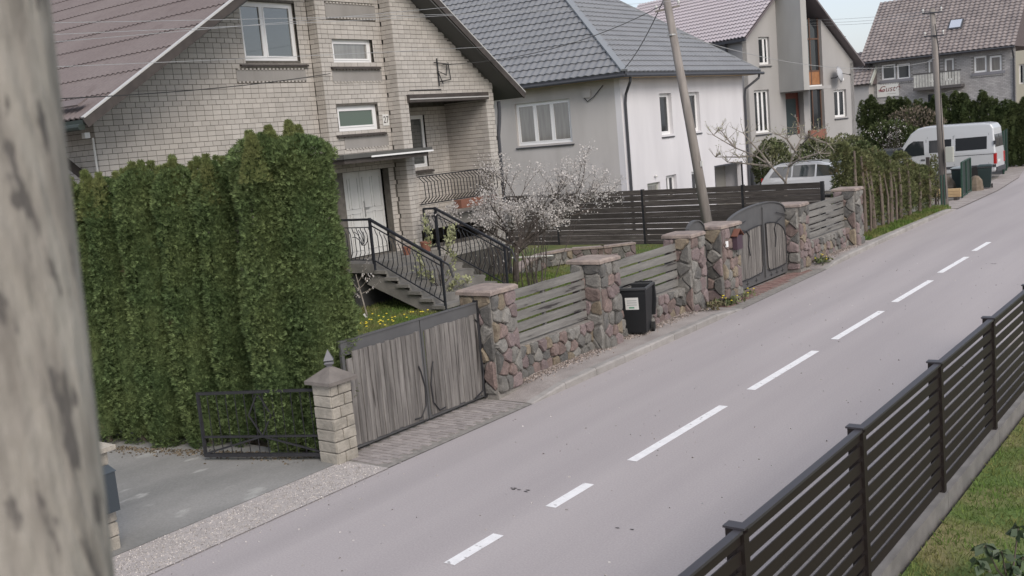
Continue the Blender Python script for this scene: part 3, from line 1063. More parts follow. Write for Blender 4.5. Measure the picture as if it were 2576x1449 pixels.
for side, (y, xs) in enumerate(((SY0 + .04, -16.9), (SY1 - .04, -15.95))):
    b = MB()
    b.bar((SX, y, SZ - .15), (SX, y, SZ + .98), .05, .05)
    b.bar((xs, y, SZ), (xs, y, SZ + .95), .04, .04)
    b.bar((xs, y, SZ + .95), (SX, y, SZ + .95), .06, .045, (0, 1, 0))
    b.bar((xs, y, SZ + .78), (SX, y, SZ + .78), .025, .02, (0, 1, 0))
    b.bar((xs, y, SZ + .08), (SX, y, SZ + .08), .025, .02, (0, 1, 0))
    for dz, wd in ((.95, .045), (.83, .02), (.08, .02)):
        b.bar((SX, y, SZ + dz), (XE, y, ZE + dz), .06 if dz > .9 else .025, wd, (0, 1, 0))
    b.bar((XE, y, ZE - .1), (XE, y, ZE + .95), .04, .04)
    b.tube([(XE, y, ZE + .95), (XE + .2, y, ZE + .85), (XE + .28, y, ZE + .6)], .02, 6)
    rl_ = b.build('railing', mat('railing_black', (.02, .022, .028), rough=.5), ST)
    h1 = MB().tube(belly((0, 0, 0), (0, 0, 1), .7, (.07, 0, 0)), .010, 5).mesh('baluster', MATS['railing_black'])
    x = xs + .12
    while x < SX - .05:
        piece('baluster', h1, (x, y, SZ + .08), rl_)
        x += .125
    k = 1
    while SX + k * .125 < XE - .03:
        x = SX + k * .125
        piece('baluster', h1, (x, y, SZ + .1 - k * .125 * RISE / RUN), rl_)
        k += 1
    # leaf scroll on the landing side
    b = MB()
    c = Vector((SX - .3, y, SZ + .4))
    for j in range(5):
        a = -.3 + j * .5
        b.tube([c + Vector((.25 * math.cos(a + t) * t, -.01, .3 * math.sin(a + t * .8) * t)) for t in (0, .4, .8, 1.1)], .009, 5)
    b.build('scroll', MATS['railing_black'], rl_)
# pots on the landing
for (x, y, r_, h) in ((-15.75, 17.45, .13, .2), (-15.85, 16.9, .1, .16)):
    o = single('flower_pot', MB().lathe((x, y, SZ), [(r_ * .7, 0), (r_, h), (r_ * 1.05, h), (r_ * 1.05, h + .03), (r_ * .85, h + .03)], 14), terracotta,
               'terracotta flower pot on the stair landing, %s of the two' % ('larger' if r_ > .12 else 'smaller'), 'pot')

# ------------------------------------------------------------------ rubble stones
def clip(poly, p, n_):
    out = []
    k = len(poly)
    for i in range(k):
        a, c = poly[i], poly[(i + 1) % k]
        da = (a[0] - p[0]) * n_[0] + (a[1] - p[1]) * n_[1]
        dc = (c[0] - p[0]) * n_[0] + (c[1] - p[1]) * n_[1]
        if da <= 0:
            out.append(a)
        if da * dc < 0:
            t = da / (da - dc)
            out.append((a[0] + (c[0] - a[0]) * t, a[1] + (c[1] - a[1]) * t))
    return out


def cells(wd, ht, sz, seed, squash=1.15):
    r_ = random.Random(seed)
    nx, ny = max(1, round(wd / sz / squash ** .5)), max(1, round(ht / sz * squash ** .5))
    pts = []
    for j in range(ny):
        for i in range(nx):
            pts.append(((i + .5 + (.25 if j % 2 else -.25) * (nx > 1) + r_.uniform(-.3, .3)) * wd / nx, (j + .5 + r_.uniform(-.3, .3)) * ht / ny))
    out = []
    for i, p in enumerate(pts):
        poly = [(0, 0), (wd, 0), (wd, ht), (0, ht)]
        for j, q in enumerate(pts):
            if i != j and abs(p[0] - q[0]) < 3 * sz and abs(p[1] - q[1]) < 3 * sz:
                poly = clip(poly, ((p[0] + q[0]) / 2, (p[1] + q[1]) / 2), (q[0] - p[0], q[1] - p[1]))
                if len(poly) < 3:
                    break
        if len(poly) >= 3:
            out.append(poly)
    return out


def rubble(parent, O, U, Nn, wd, ht, sz, seed, depth=.05, gap=.011):
    r_ = random.Random(seed + 99)
    F = wall_frame(O, U, Nn)
    for poly in cells(wd, ht, sz, seed):
        cx, cy = sum(p[0] for p in poly) / len(poly), sum(p[1] for p in poly) / len(poly)
        mr = sum(math.hypot(p[0] - cx, p[1] - cy) for p in poly) / len(poly)
        if mr < .03:
            continue
        k0 = 1 - gap / mr
        d = depth * r_.uniform(.5, 1.6)
        # cut corners so the outline is rounded
        pts = []
        n = len(poly)
        for i in range(n):
            a, p, c = poly[i - 1], poly[i], poly[(i + 1) % n]
            for q, t in ((a, .14), (c, .14), (c, .5)):
                jj = .016 if t == .5 else .006
                pts.append((p[0] + (q[0] - p[0]) * t + r_.uniform(-jj, jj), p[1] + (q[1] - p[1]) * t + r_.uniform(-jj, jj)))
        b = MB()
        c0 = F(cx, cy, 0)

        def ring(k, h):
            return [F(cx + (p[0] - cx) * k, cy + (p[1] - cy) * k, h + r_.uniform(-.006, .006)) for p in pts]
        rs = ring(k0, -.03), ring(k0 * .97, d * .55), ring(k0 * .80, d)
        b.loft(rs, cap=False)
        b.v.append(tuple(F(cx, cy, d * r_.uniform(.95, 1.15))))
        t_ = len(b.v) - 1
        m2 = len(pts)
        for i in range(m2):
            b.f.append((2 * m2 + i, 2 * m2 + (i + 1) % m2, t_))
            b.m.append(0)
        b.build('stone', granites[r_.choice((0, 0, 1, 1, 1, 2, 2, 3, 4, 4))], parent)


WX = -10.87
PIL = [(13.2, 13.88, 'beside the grey board gate'), (16.62, 17.3, 'behind the open black bin'), (20.42, 21.05, 'left of the narrow arched gate'),
       (21.98, 22.95, 'carrying the letter box between the two arched gates'), (26.72, 27.4, 'right of the double arched gate'), (31.25, 31.9, 'at the far end of the wall by the roadside thujas')]
for i, (y0, y1, wh) in enumerate(PIL):
    X0, X1, Ht = -11.28, -10.62, 1.80
    t = thing('stone_pillar', 'rubble stone pillar with slab cap ' + wh, 'pillar', ((X0 + X1) / 2, (y0 + y1) / 2, .1), 'stone pillars of the front wall')
    MB().box(X0, X1, y0, y1, 0, Ht).build('pillar_core', lightmortar, t)
    rubble(t, (X1, y0, .1), (0, 1, 0), (1, 0, 0), y1 - y0, Ht - .1, .25, 20 + i)
    rubble(t, (X0, y0, .1), (1, 0, 0), (0, -1, 0), X1 - X0, Ht - .1, .25, 40 + i)
    cp = MB()
    ov = .055
    r2 = random.Random(i)
    ring0 = [(X0 - ov, y0 - ov), (X1 + ov, y0 - ov), (X1 + ov, y1 + ov), (X0 - ov, y1 + ov)]
    pts = []
    for (a, c) in zip(ring0, ring0[1:] + ring0[:1]):
        for t_ in (0, .33, .66):
            pts.append((a[0] + (c[0] - a[0]) * t_ + r2.uniform(-.02, .02), a[1] + (c[1] - a[1]) * t_ + r2.uniform(-.02, .02)))
    cp.loft([[(x, y, Ht) for x, y in pts], [(x, y, Ht + .055) for x, y in pts], [((x - X0 - .33) * .9 + X0 + .33, (y - (y0 + y1) / 2) * .9 + (y0 + y1) / 2, Ht + .085) for x, y in pts]])
    cp.build('cap_slab', capstone, t)

PANELS = [(13.9, 16.6, 'between the board gate and the wheeled bin'), (17.32, 20.4, 'behind the black wheeled bin'), (27.42, 31.23, 'beyond the double arched gate')]
for i, (y0, y1, wh) in enumerate(PANELS):
    t = thing('stone_wall', 'low rubble stone wall of pink and grey granite ' + wh, 'wall', (WX, (y0 + y1) / 2, .1), 'low stone walls under the slats')
    MB().box(WX - .3, WX, y0, y1, 0, .70).build('wall_core', lightmortar, t)
    rubble(t, (WX, y0, .08), (0, 1, 0), (1, 0, 0), y1 - y0, .62, .21, 70 + i, .055)
    t = thing('slat_fence', 'five weathered grey slats on the stone wall ' + wh, 'fence', (WX - .1, (y0 + y1) / 2, .7), 'weathered slat panels on the wall')
    k = 0
    for z in (.735, .935, 1.135, 1.335, 1.535):
        b = MB()
        n = 8
        ys = [y0 + .02 + (y1 - y0 - .04) * q / n for q in range(n + 1)]
        zz = [rr.uniform(-.005, .005) for q in ys]
        b.loft([[(WX - .12, y, z + a), (WX - .085, y, z + a), (WX - .085, y, z + .155 + a), (WX - .12, y, z + .155 + a)] for y, a in zip(ys, zz)])
        b.build('slat', slatwood, t)
    for f in (.04, .5, .96):
        y = y0 + (y1 - y0) * f
        MB().box(WX - .18, WX - .122, y - .03, y + .03, .7, 1.67).build('post', slatwood, t)

n = 900
q_ = RS.uniform(0, 1, n)
P = np.stack([-11.4 - 3.6 * q_ + RS.normal(0, .1, n), 9.55 - .95 * q_ - np.abs(RS.normal(0, .16, n)) + .2, np.full(n, .02)], 1)
o = scatter('hedge_litter', P, np.zeros((n, 3)), RS.uniform(.015, .05, n), T_HEX, mat('brown_litter', (.10, .08, .055), (.17, .14, .1), scale=30, rough=1, isl=.5), None, jit=.35)
tag(o, 'brown thuja litter along the foot of the tall hedge', 'litter', None, 'stuff')

# ------------------------------------------------------------------ board gate
GX = -10.9
t = thing('board_gate', 'double gate of weathered vertical boards in a grey metal frame', 'gate', (GX, 11.7, .05))
ga, gm, gb = 10.02, 11.72, 13.14
for (y0, y1) in ((ga, gm - .01), (gm + .01, gb)):
    b = MB()
    b.box(GX - .03, GX + .02, y0, y1, 1.47, 1.67)
    b.box(GX - .03, GX + .02, y0, y1, .07, .13)
    b.box(GX - .03, GX + .02, y0, y0 + .05, .13, 1.47)
    b.box(GX - .03, GX + .02, y1 - .05, y1, .13, 1.47)
    fr = b.build('leaf_frame', gatemet, t)
    MB().box(GX - .045, GX + .035, y0 - .01, y1 + .01, 1.672, 1.69).build('top_rail', gatemet, fr)
    y = y0 + .055
    while y < y1 - .08:
        wd = min(rr.uniform(.085, .125), y1 - .055 - y)
        tz = 1.5 + rr.uniform(-.01, .012) - (.08 if y < ga + .12 else 0)
        b = MB()
        zs = [.12 + rr.uniform(-.02, .01), .5, .95, tz]
        b.loft([[(GX + .021, y + .003 + a, z), (GX + .021, y + wd - .003 + a, z), (GX + .045 + e, y + wd - .006 + a, z), (GX + .045 + e, y + .006 + a, z)] for z, a, e in [(z, rr.uniform(-.002, .002), rr.uniform(-.006, .008)) for z in zs]])
        b.build('board', oldwood, fr)
        y += wd + .003
    s_ = 1 if y0 < gm - .5 else -1
    ye = y1 - .06 if s_ == 1 else y0 + .06
    yo = -.28 * s_
    for (yb, z0, sg) in ((ye, .12, 1),):
        MB().tube([(GX + .065, yb - .1 * s_, z0 + .85), (GX + .065, yb - .06 * s_, z0 + .75), (GX + .065, yb, z0 + .5), (GX + .065, yb - .02 * s_, z0 + .2), (GX + .065, yb - .15 * s_, z0 + .04), (GX + .065, yb - .3 * s_, z0 + .05)], .011, 6).build('scroll_rod', black, fr)
MB().tube([(GX + .065, gb - .12, 1.42), (GX + .07, gb - .05, 1.36), (GX + .07, gb - .06, .9), (GX + .07, gb - .03, .5), (GX + .07, gb - .08, .2), (GX + .07, gb - .3, .12)], .014, 6).build('scroll_rod', black, t)
MB().box(GX - .05, GX + .04, gb, gb + .06, .05, 1.72).build('hinge_post', black, t)

# ------------------------------------------------------------------ arched gates


def arch_gate(t, X, y0, y1, zbase, zside, ztop, cy, single_leaf):
    """metal plate with arched head; boards proud of it inside a bow-shaped field"""
    def head(y):
        if single_leaf:
            k = (y - (y0 + y1) / 2) / ((y1 - y0) / 2)
        else:
            k = (y - cy) / ((cy - y0) if y < cy else (y1 - cy))
        return zside + (ztop - zside) * math.sqrt(max(0, 1 - min(1, abs(k)) ** 2.2))
    leaves = [(y0, y1)] if single_leaf else [(y0, cy - .008), (cy + .008, y1)]
    for li, (a, c) in enumerate(leaves):
        n = 14
        pts = [(X, a, zbase), (X, c, zbase)] + [(X, c + (a - c) * q / n, head(c + (a - c) * q / n)) for q in range(n + 1)]
        pl = MB().prism(pts, (.025, 0, 0)).build('leaf_plate', gatemet, t)
        rim = MB()
        for q in range(n):
            ya, yb = a + (c - a) * q / n, a + (c - a) * (q + 1) / n
            rim.bar((X + .012, ya, head(ya) + .01), (X + .012, yb, head(yb) + .01), .09, .03, (1, 0, 0))
        rim.build('head_rim', gatemet, pl)
        # board field
        m_ = .09 * (c - a)
        fa, fc = a + m_, c - m_ * .7
        fz0 = zbase + .24

        def ftop(y):
            u = (y - fa) / (fc - fa)
            if single_leaf or li == 1:
                u = 1 - u
            if single_leaf:
                return fz0 + (zside - .28 - fz0) * (.80 + .25 * math.sin(PI * min(1, max(0, u * .8 + .25))))
            return fz0 + (zside - .22 - fz0) * (.62 + .42 * math.sin(PI / 2 * min(1, max(0, u) ** .55)))
        y = fa
        nb = 0
        while y < fc - .03:
            wd = min(.085, fc - y)
            zt = min(ftop(y + wd / 2), head(y + wd / 2) - .1)
            b = MB()
            e = rr.uniform(0, .008)
            b.loft([[(X + .026, y + .003, z), (X + .026, y + wd - .003, z), (X + .045 + e, y + wd - .007, z), (X + .045 + e, y + .007, z)] for z in (fz0 + rr.uniform(-.02, .01) + (.06 if y < fa + .09 or y > fc - .12 else 0), zt)])
            b.build('board', oldwood, pl)
            y += wd + .002
            nb += 1
        # rod round the field and a branch across it
        xx = X + .06
        loop = [(xx, fa + .02, fz0 + .15), (xx, fa + .08, fz0), (xx, (fa + fc) / 2, fz0 - .02), (xx, fc - .08, fz0 + .02), (xx, fc - .01, fz0 + .2)]
        loop += [(xx, fc + (fa - fc) * q / 10, ftop(fc + (fa - fc) * q / 10) + .015) for q in range(11)]
        loop.append((xx, fa + .02, fz0 + .15))
        MB().tube(loop, .014, 6).build('field_rod', black, pl)
        mid = (fa + fc) / 2
        s_ = 1 if li == 0 else -1
        MB().tube([(xx + .01, mid - .25 * s_ * (c - a), zside - .12), (xx + .01, mid - .05 * s_, zside - .2), (xx + .01, mid + .12 * s_, zside - .35), (xx + .01, mid + .05 * s_, zside - .6), (xx + .01, mid + .12 * s_, zside - .85)], .013, 6).build('branch_rod', black, pl)
        MB().tube([(xx + .01, c if li else a, zside - .1), (xx + .01, (c if li else a) + .2 * s_, zside - .05), (xx + .01, mid - .05 * s_, zside + .05)], .011, 6).build('branch_rod', black, pl)
        b = MB()
        for q in range(3):
            yq = a + (c - a) * (.2 + .25 * q)
            b.bar((X + .03, yq, zbase + .1), (X + .03, yq + .18, zbase + .1), .012, .012)
            b.bar((X + .03, yq + .09, zbase + .05), (X + .03, yq + .09, zbase + .17), .012, .012)
        b.build('bottom_grille', black, pl)
    if not single_leaf:
        MB().bar((X + .05, cy, zbase + .1), (X + .05, cy, ztop - .1), .045, .05).build('meeting_stile', gatemet, t)


t = thing('arched_double_gate', 'double gate with arched grey metal head and bowed wooden board fields', 'gate', (-11.0, 24.9, .05))
arch_gate(t, -11.0, 23.0, 26.68, .05, 1.70, 2.07, 25.15, False)
t = thing('arched_footgate', 'narrow single arched gate with wooden boards between two stone pillars', 'gate', (-11.05, 21.5, .1))
arch_gate(t, -11.05, 21.07, 21.96, .1, 1.72, 2.05, 21.5, True)
# letter box shaped like a little house in the fourth pillar
t = thing('letter_box', 'small house-shaped letter box on the stone pillar between the arched gates', 'letter box', (-10.5, 22.6, 1.3))
MB().prism([(-10.55, 22.42, 1.25), (-10.55, 22.72, 1.25), (-10.55, 22.72, 1.58), (-10.55, 22.42, 1.58)], (.12, 0, 0)).build('body', mat('plum_enamel', (.07, .045, .06), rough=.6), t)
b = MB().bar((-10.48, 22.38, 1.57), (-10.48, 22.57, 1.73), .16, .02, (1, 0, 0)).bar((-10.48, 22.57, 1.73), (-10.48, 22.76, 1.57), .16, .02, (1, 0, 0))
b.build('roof', mat('rust_sheet', (.16, .07, .05), rough=.8), t)
o = single('door_bell', MB().box(-10.57, -10.53, 22.06, 22.16, 1.36, 1.5), whitepl, 'white door bell box on the pillar left of the letter box', 'door bell', bevel=.008)

# ------------------------------------------------------------------ wheeled bin, lid thrown open


def wheeled_bin(loc, rotz, label, m_, lid_open=True, sc_=1.0, decal=True, lidm=None, group=None):
    t = thing('wheeled_bin', label, 'bin', loc, group, rotz)
    o_ = ORG[t.name]
    ORG[t.name] = Vector((0, 0, 0))
    W, D, Hh = .29 * sc_, .34 * sc_, .98 * sc_

    def rg(w_, d0, d1, z):
        return [(-w_, -d0, z), (w_, -d0, z), (w_, d1, z), (-w_, d1, z)]
    b = MB()
    b.loft([rg(W * .80, D * .72, D * .62, .06), rg(W * .97, D * .98, D * .95, Hh * .88), rg(W * .97, D * .98, D * .95, Hh)], cap=False)
    b.loft([rg(W * .90, D * .90, D * .87, Hh), rg(W * .72, D * .62, D * .55, .12)], cap=False)
    b.add(rg(W * .80, D * .72, D * .62, .06), [(0, 1, 2, 3)])
    b.add(rg(W * .72, D * .62, D * .55, .12), [(0, 1, 2, 3)])
    b.build('body', m_, t)
    b = MB()
    for (x0, x1, y0, y1) in ((-W - .02, W + .02, -D - .03, -D * .9), (-W - .02, W + .02, D * .87, D + .03), (-W - .02, -W * .9, -D * .9, D * .87), (W * .9, W + .02, -D * .9, D * .87)):
        b.box(x0, x1, y0, y1, Hh - .03, Hh + .02)
    b.build('rim', mat('rim_sheen_plastic', (.05, .052, .055), rough=.4), t, bevel=.008)  # rim plastic lightened: the reflection on its edges is put into the colour
    b = MB()
    b.tube([(-W * .9, D + .12, Hh + .02), (W * .9, D + .12, Hh + .02)], .016, 8)
    for x in (-W * .8, 0, W * .8):
        b.bar((x, D, Hh), (x, D + .12, Hh + .02), .03, .03)
    b.build('handle', m_, t)
    for x in (-W * .95, W * .95):
        MB().lathe((x - .03, D * .62, .1), [(.02, 0), (.1, .0), (.1, .06), (.02, .06)], 16, (1, 0, 0)).build('wheel', rubber, t)
    MB().tube([(-W, D * .62, .1), (W, D * .62, .1)], .012, 6).build('axle', steelm, t)
    b = MB()
    if lid_open:
        b.loft([[(-W - .01, D + .15, Hh), (W + .01, D + .15, Hh), (W + .01, D + .19, Hh), (-W - .01, D + .19, Hh)],
                [(-W - .02, D + .14, Hh * .62), (W + .02, D + .14, Hh * .62), (W + .02, D + .21, Hh * .62), (-W - .02, D + .21, Hh * .62)],
                [(-W + .01, D + .12, Hh * .3), (W - .01, D + .12, Hh * .3), (W - .01, D + .16, Hh * .3), (-W + .01, D + .16, Hh * .3)]])
    else:
        b.loft([rg(W + .025, D + .045, D + .06, Hh + .022), rg(W + .02, D + .04, D + .05, Hh + .05), rg(W * .8, D * .8, D * .8, Hh + .1)])
    b.build('lid', lidm or m_, t, bevel=.012)
    if decal:
        n_ = (D * .98 - D * .72) / (Hh * .88 - .06)

        def fy(z):
            return -D * .72 - (z - .06) * n_ - .003
        b = MB().add([(-W * .52, fy(.55), .55), (W * .42, fy(.55), .55), (W * .42, fy(.80), .80), (-W * .52, fy(.80), .80)], [(0, 1, 2, 3)])
        l_ = b.build('sticker', labelm, t)
        b = MB().add([(-W * .28, fy(.575) - .002, .575), (W * .1, fy(.575) - .002, .575), (W * .1, fy(.605) - .002, .605), (-W * .28, fy(.605) - .002, .605)], [(0, 1, 2, 3)])
        b.build('sticker_print', greenink, l_)
        for q in range(3):
            z = .64 + q * .045
            MB().add([(-W * .4, fy(z) - .002, z), (W * .3, fy(z) - .002, z), (W * .3, fy(z + .014) - .002, z + .014), (-W * .4, fy(z + .014) - .002, z + .014)], [(0, 1, 2, 3)]).build('sticker_print', mat('grey_print', (.3, .32, .33), rough=.7), l_)
        MB().add([(W * .945, -D * .3, .76), (W * .945, -D * .02, .76), (W * .96, -D * .02, .86), (W * .96, -D * .3, .86)], [(0, 1, 2, 3)]).build('sticker', labelm, t)
    ORG[t.name] = o_
    return t


BL = AZ(1606, 838, .135)
wheeled_bin((BL.x, BL.y, .135), R(17), 'black wheeled bin with open lid and white sticker beside the stone wall', binm)

# ------------------------------------------------------------------ split-block pillars and iron gate of the left drive


def block_pillar(t, x0, x1, y0, y1, nrow, hrow, z0=0):
    MB().box(x0 + .02, x1 - .02, y0 + .02, y1 - .02, z0, z0 + nrow * hrow).build('core', mortar, t)
    for k in range(nrow):
        z = z0 + k * hrow + hrow / 2
        f = .62 if k % 2 else .38
        for (p, q) in ((0, f), (f, 1)):
            ya, yb = y0 + (y1 - y0) * p + .006, y0 + (y1 - y0) * q - .006
            b = MB().box(x0 + (x1 - x0) * (.25 if k % 2 else .08), x1, ya, yb, z - hrow / 2 + .006, z + hrow / 2 - .006)
            b.v = [tuple(c + rr.uniform(-.006, .006) for c in v) for v in b.v]
            b.build('block', splitblock, t, bevel=.012)
        b = MB().box(x0, x1 - .02, y0 - .006, y0 + .1, z - hrow / 2 + .006, z + hrow / 2 - .006)
        b.v = [tuple(c + rr.uniform(-.005, .005) for c in v) for v in b.v]
        b.build('block', splitblock, t, bevel=.012)


t = thing('block_pillar', 'pale split-block gate pillar with pyramid cap and metal finial', 'pillar', (-10.95, 9.72, 0))
block_pillar(t, -11.08, -10.70, 9.57, 9.97, 7, .166)
capm = mat('cap_concrete', (.20, .18, .165), (.15, .135, .125), scale=6, rough=.95, bump=.4)
b = MB()
x0, x1, y0, y1 = -11.15, -10.63, 9.50, 10.04
b.loft([[(x0, y0, 1.165), (x1, y0, 1.165), (x1, y1, 1.165), (x0, y1, 1.165)], [(x0, y0, 1.215), (x1, y0, 1.215), (x1, y1, 1.215), (x0, y1, 1.215)],
        [(-10.92, 9.74, 1.385), (-10.86, 9.74, 1.385), (-10.86, 9.80, 1.385), (-10.92, 9.80, 1.385)]])
b.build('cap', capm, t)
b = MB()
b.lathe((-10.89, 9.77, 1.375), [(.04, 0), (.05, .02), (.10, .06), (.04, .09), (.10, .105), (.0, .26)], 4)
b.build('finial', mat('finial_zinc', (.16, .16, .17), rough=.6), t)
t = thing('iron_gate', 'black wrought iron gate leaf standing open against the thuja hedge', 'gate', (-11.9, 9.3, .05))
P0, P1 = Vector((-11.05, 9.66, .08)), Vector((-12.86, 8.92, .08))
gu = (P1 - P0).normalized()
gl_ = (P1 - P0).length
gh = .98
up = Vector((0, 0, 1))
b = MB()
for (a, c, wd) in ((P0 + up * .02, P1 + up * .02, .05), (P0 + up * gh, P1 + up * (gh - .02), .04), (P0 + up * .3, P1 + up * .3, .03)):
    b.bar(a, c, wd, wd)
b.bar(P0 - up * .04, P0 + up * (gh + .22), .05, .05)
b.bar(P1, P1 + up * (gh), .04, .04)
fr = b.build('gate_frame', black, t)
vb = MB().box(-.005, .005, -.005, .005, 0, gh).mesh('bar', black)
for i in range(1, 13):
    p = P0 + gu * (gl_ * i / 13)
    piece('bar', vb, p, t)
b = MB()
c = P0 + gu * gl_ * .5
b.bar(c + up * .92 - gu * .02, c + up * .62 - gu * .18, .02, .02)
b.bar(c + up * .92 + gu * .02, c + up * .62 + gu * .18, .02, .02)
b.bar(c + up * .62 - gu * .18, c + up * .30, .02, .02)
b.bar(c + up * .62 + gu * .18, c + up * .30, .02, .02)
b.build('diamond_ornament', black, t)
b = MB()
b.bar(P0 + up * .04, c + up * .3, .025, .025)
b.bar(P1 + up * .04, c + up * .3, .025, .025)
b.build('brace', black, t)
for z in (.35, 1.05):
    b = MB().bar(P0 + up * z, Vector((-10.98, 9.6, z + .08)), .04, .03)
    b.build('hinge', black, t)

t = thing('block_pillar', 'pale split-block pillar half hidden by the near concrete pole', 'pillar', (-11.1, 6.05, 0))
block_pillar(t, -11.42, -10.94, 5.78, 6.28, 7, .172)
b = MB()
x0, x1, y0, y1 = -11.49, -10.87, 5.71, 6.35
b.loft([[(x0, y0, 1.205), (x1, y0, 1.205), (x1, y1, 1.205), (x0, y1, 1.205)], [(x0, y0, 1.26), (x1, y0, 1.26), (x1, y1, 1.26), (x0, y1, 1.26)],
        [(-11.21, 6.0, 1.40), (-11.15, 6.0, 1.40), (-11.15, 6.06, 1.40), (-11.21, 6.06, 1.40)]])
b.build('cap', splitblock, t)
t = thing('letter_box', 'dark grey metal letter box on the half-hidden block pillar', 'letter box', (-10.95, 6.0, .6))
MB().prism([(-10.92, 5.88, .52), (-10.78, 5.88, .52), (-10.78, 5.88, .98), (-10.92, 5.88, 1.03)], (0, .36, 0)).build('body', anthra, t)
MB().prism([(-10.92, 5.87, 1.035), (-10.77, 5.87, .985), (-10.77, 5.87, .995), (-10.92, 5.87, 1.045)], (0, .38, 0)).build('lid', mat('anthracite_lid', (.07, .085, .10), rough=.4), t)

# ------------------------------------------------------------------ near concrete pole, at arm's length from the lens
t = thing('concrete_pole', 'mottled round concrete pole close up at the left edge', 'pole', (-.9, .2, 0))
edge_pts = [(118, -60), (134, 60), (152, 400), (190, 800), (240, 1130), (276, 1320), (302, 1460)]
dep = 1.15
pa, pb = CAM + ray(117, 0) * dep, CAM + ray(291, 1449) * dep
cen = [pa - RIGHT * .125, pb - RIGHT * .135]
cen[1] = cen[1] + (cen[1] - cen[0]) * .0
dv = cen[0] - cen[1]
top, bot = cen[1] + dv * 4.0, cen[1] - dv * ((cen[1].z + .3) / dv.z)
n = 40
b = MB().tube([bot + (top - bot) * (i / n) for i in range(n + 1)], [.155 - .05 * (i / n) for i in range(n + 1)], 28)
b.build('shaft', polem, t, smooth=True)

# ------------------------------------------------------------------ dark slat fence on the right
t = thing('dark_slat_fence', 'dark brown aluminium slat fence on a concrete plinth along the lawn', 'fence', (-2.95, 10, 0))
FX = -2.96
posts = [3.72, 6.17, 8.62, 11.12, 13.55, 15.95, 18.4]
pmsh = MB().box(-.035, .035, -.04, .04, 0, 1.46).mesh('post', fencem)
for y in posts:
    po = piece('post', pmsh, (FX, y, .13), t)
    MB().box(FX - .10, FX - .036, y - .045, y + .045, .05, 1.623).build('outer_post', fencem, po)
    MB().box(FX - .115, FX + .045, y - .052, y + .052, 1.6245, 1.64).build('post_cap', fencecap, po)
for (y0, y1) in zip(posts, posts[1:]):
    for k in range(10):
        z = .24 + k * .142
        b = MB()
        ya, yb = y0 + .042, y1 - .042
        b.loft([[(FX + .008, y, z), (FX - .006, y, z - .002), (FX - .008, y, z + .096), (FX + .006, y, z + .1)] for y in (ya, yb)])
        b.build('slat', fencem, t)
    b = MB().box(FX - .035, FX + .03, y0 + .042, y1 - .042, 1.60, 1.622)
    b.build('top_rail', fencecap, t)
    MB().box(FX - .06, FX + .06, y0 + .005, y1 - .005, -.1, .2).build('plinth', fbase, t)

# ------------------------------------------------------------------ plants


def lump(n, seed):
    r_ = np.random.RandomState(seed)
    k = [(r_.randint(1, 5), r_.uniform(-11, 11), r_.uniform(0, 6.3), r_.uniform(.4, 1)) for _ in range(n)]

    def f(th, h):
        s = 0
        for (a, c, ph, w_) in k:
            s = s + w_ * np.sin(a * th + c * h * 3 + ph)
        return s / n
    return f


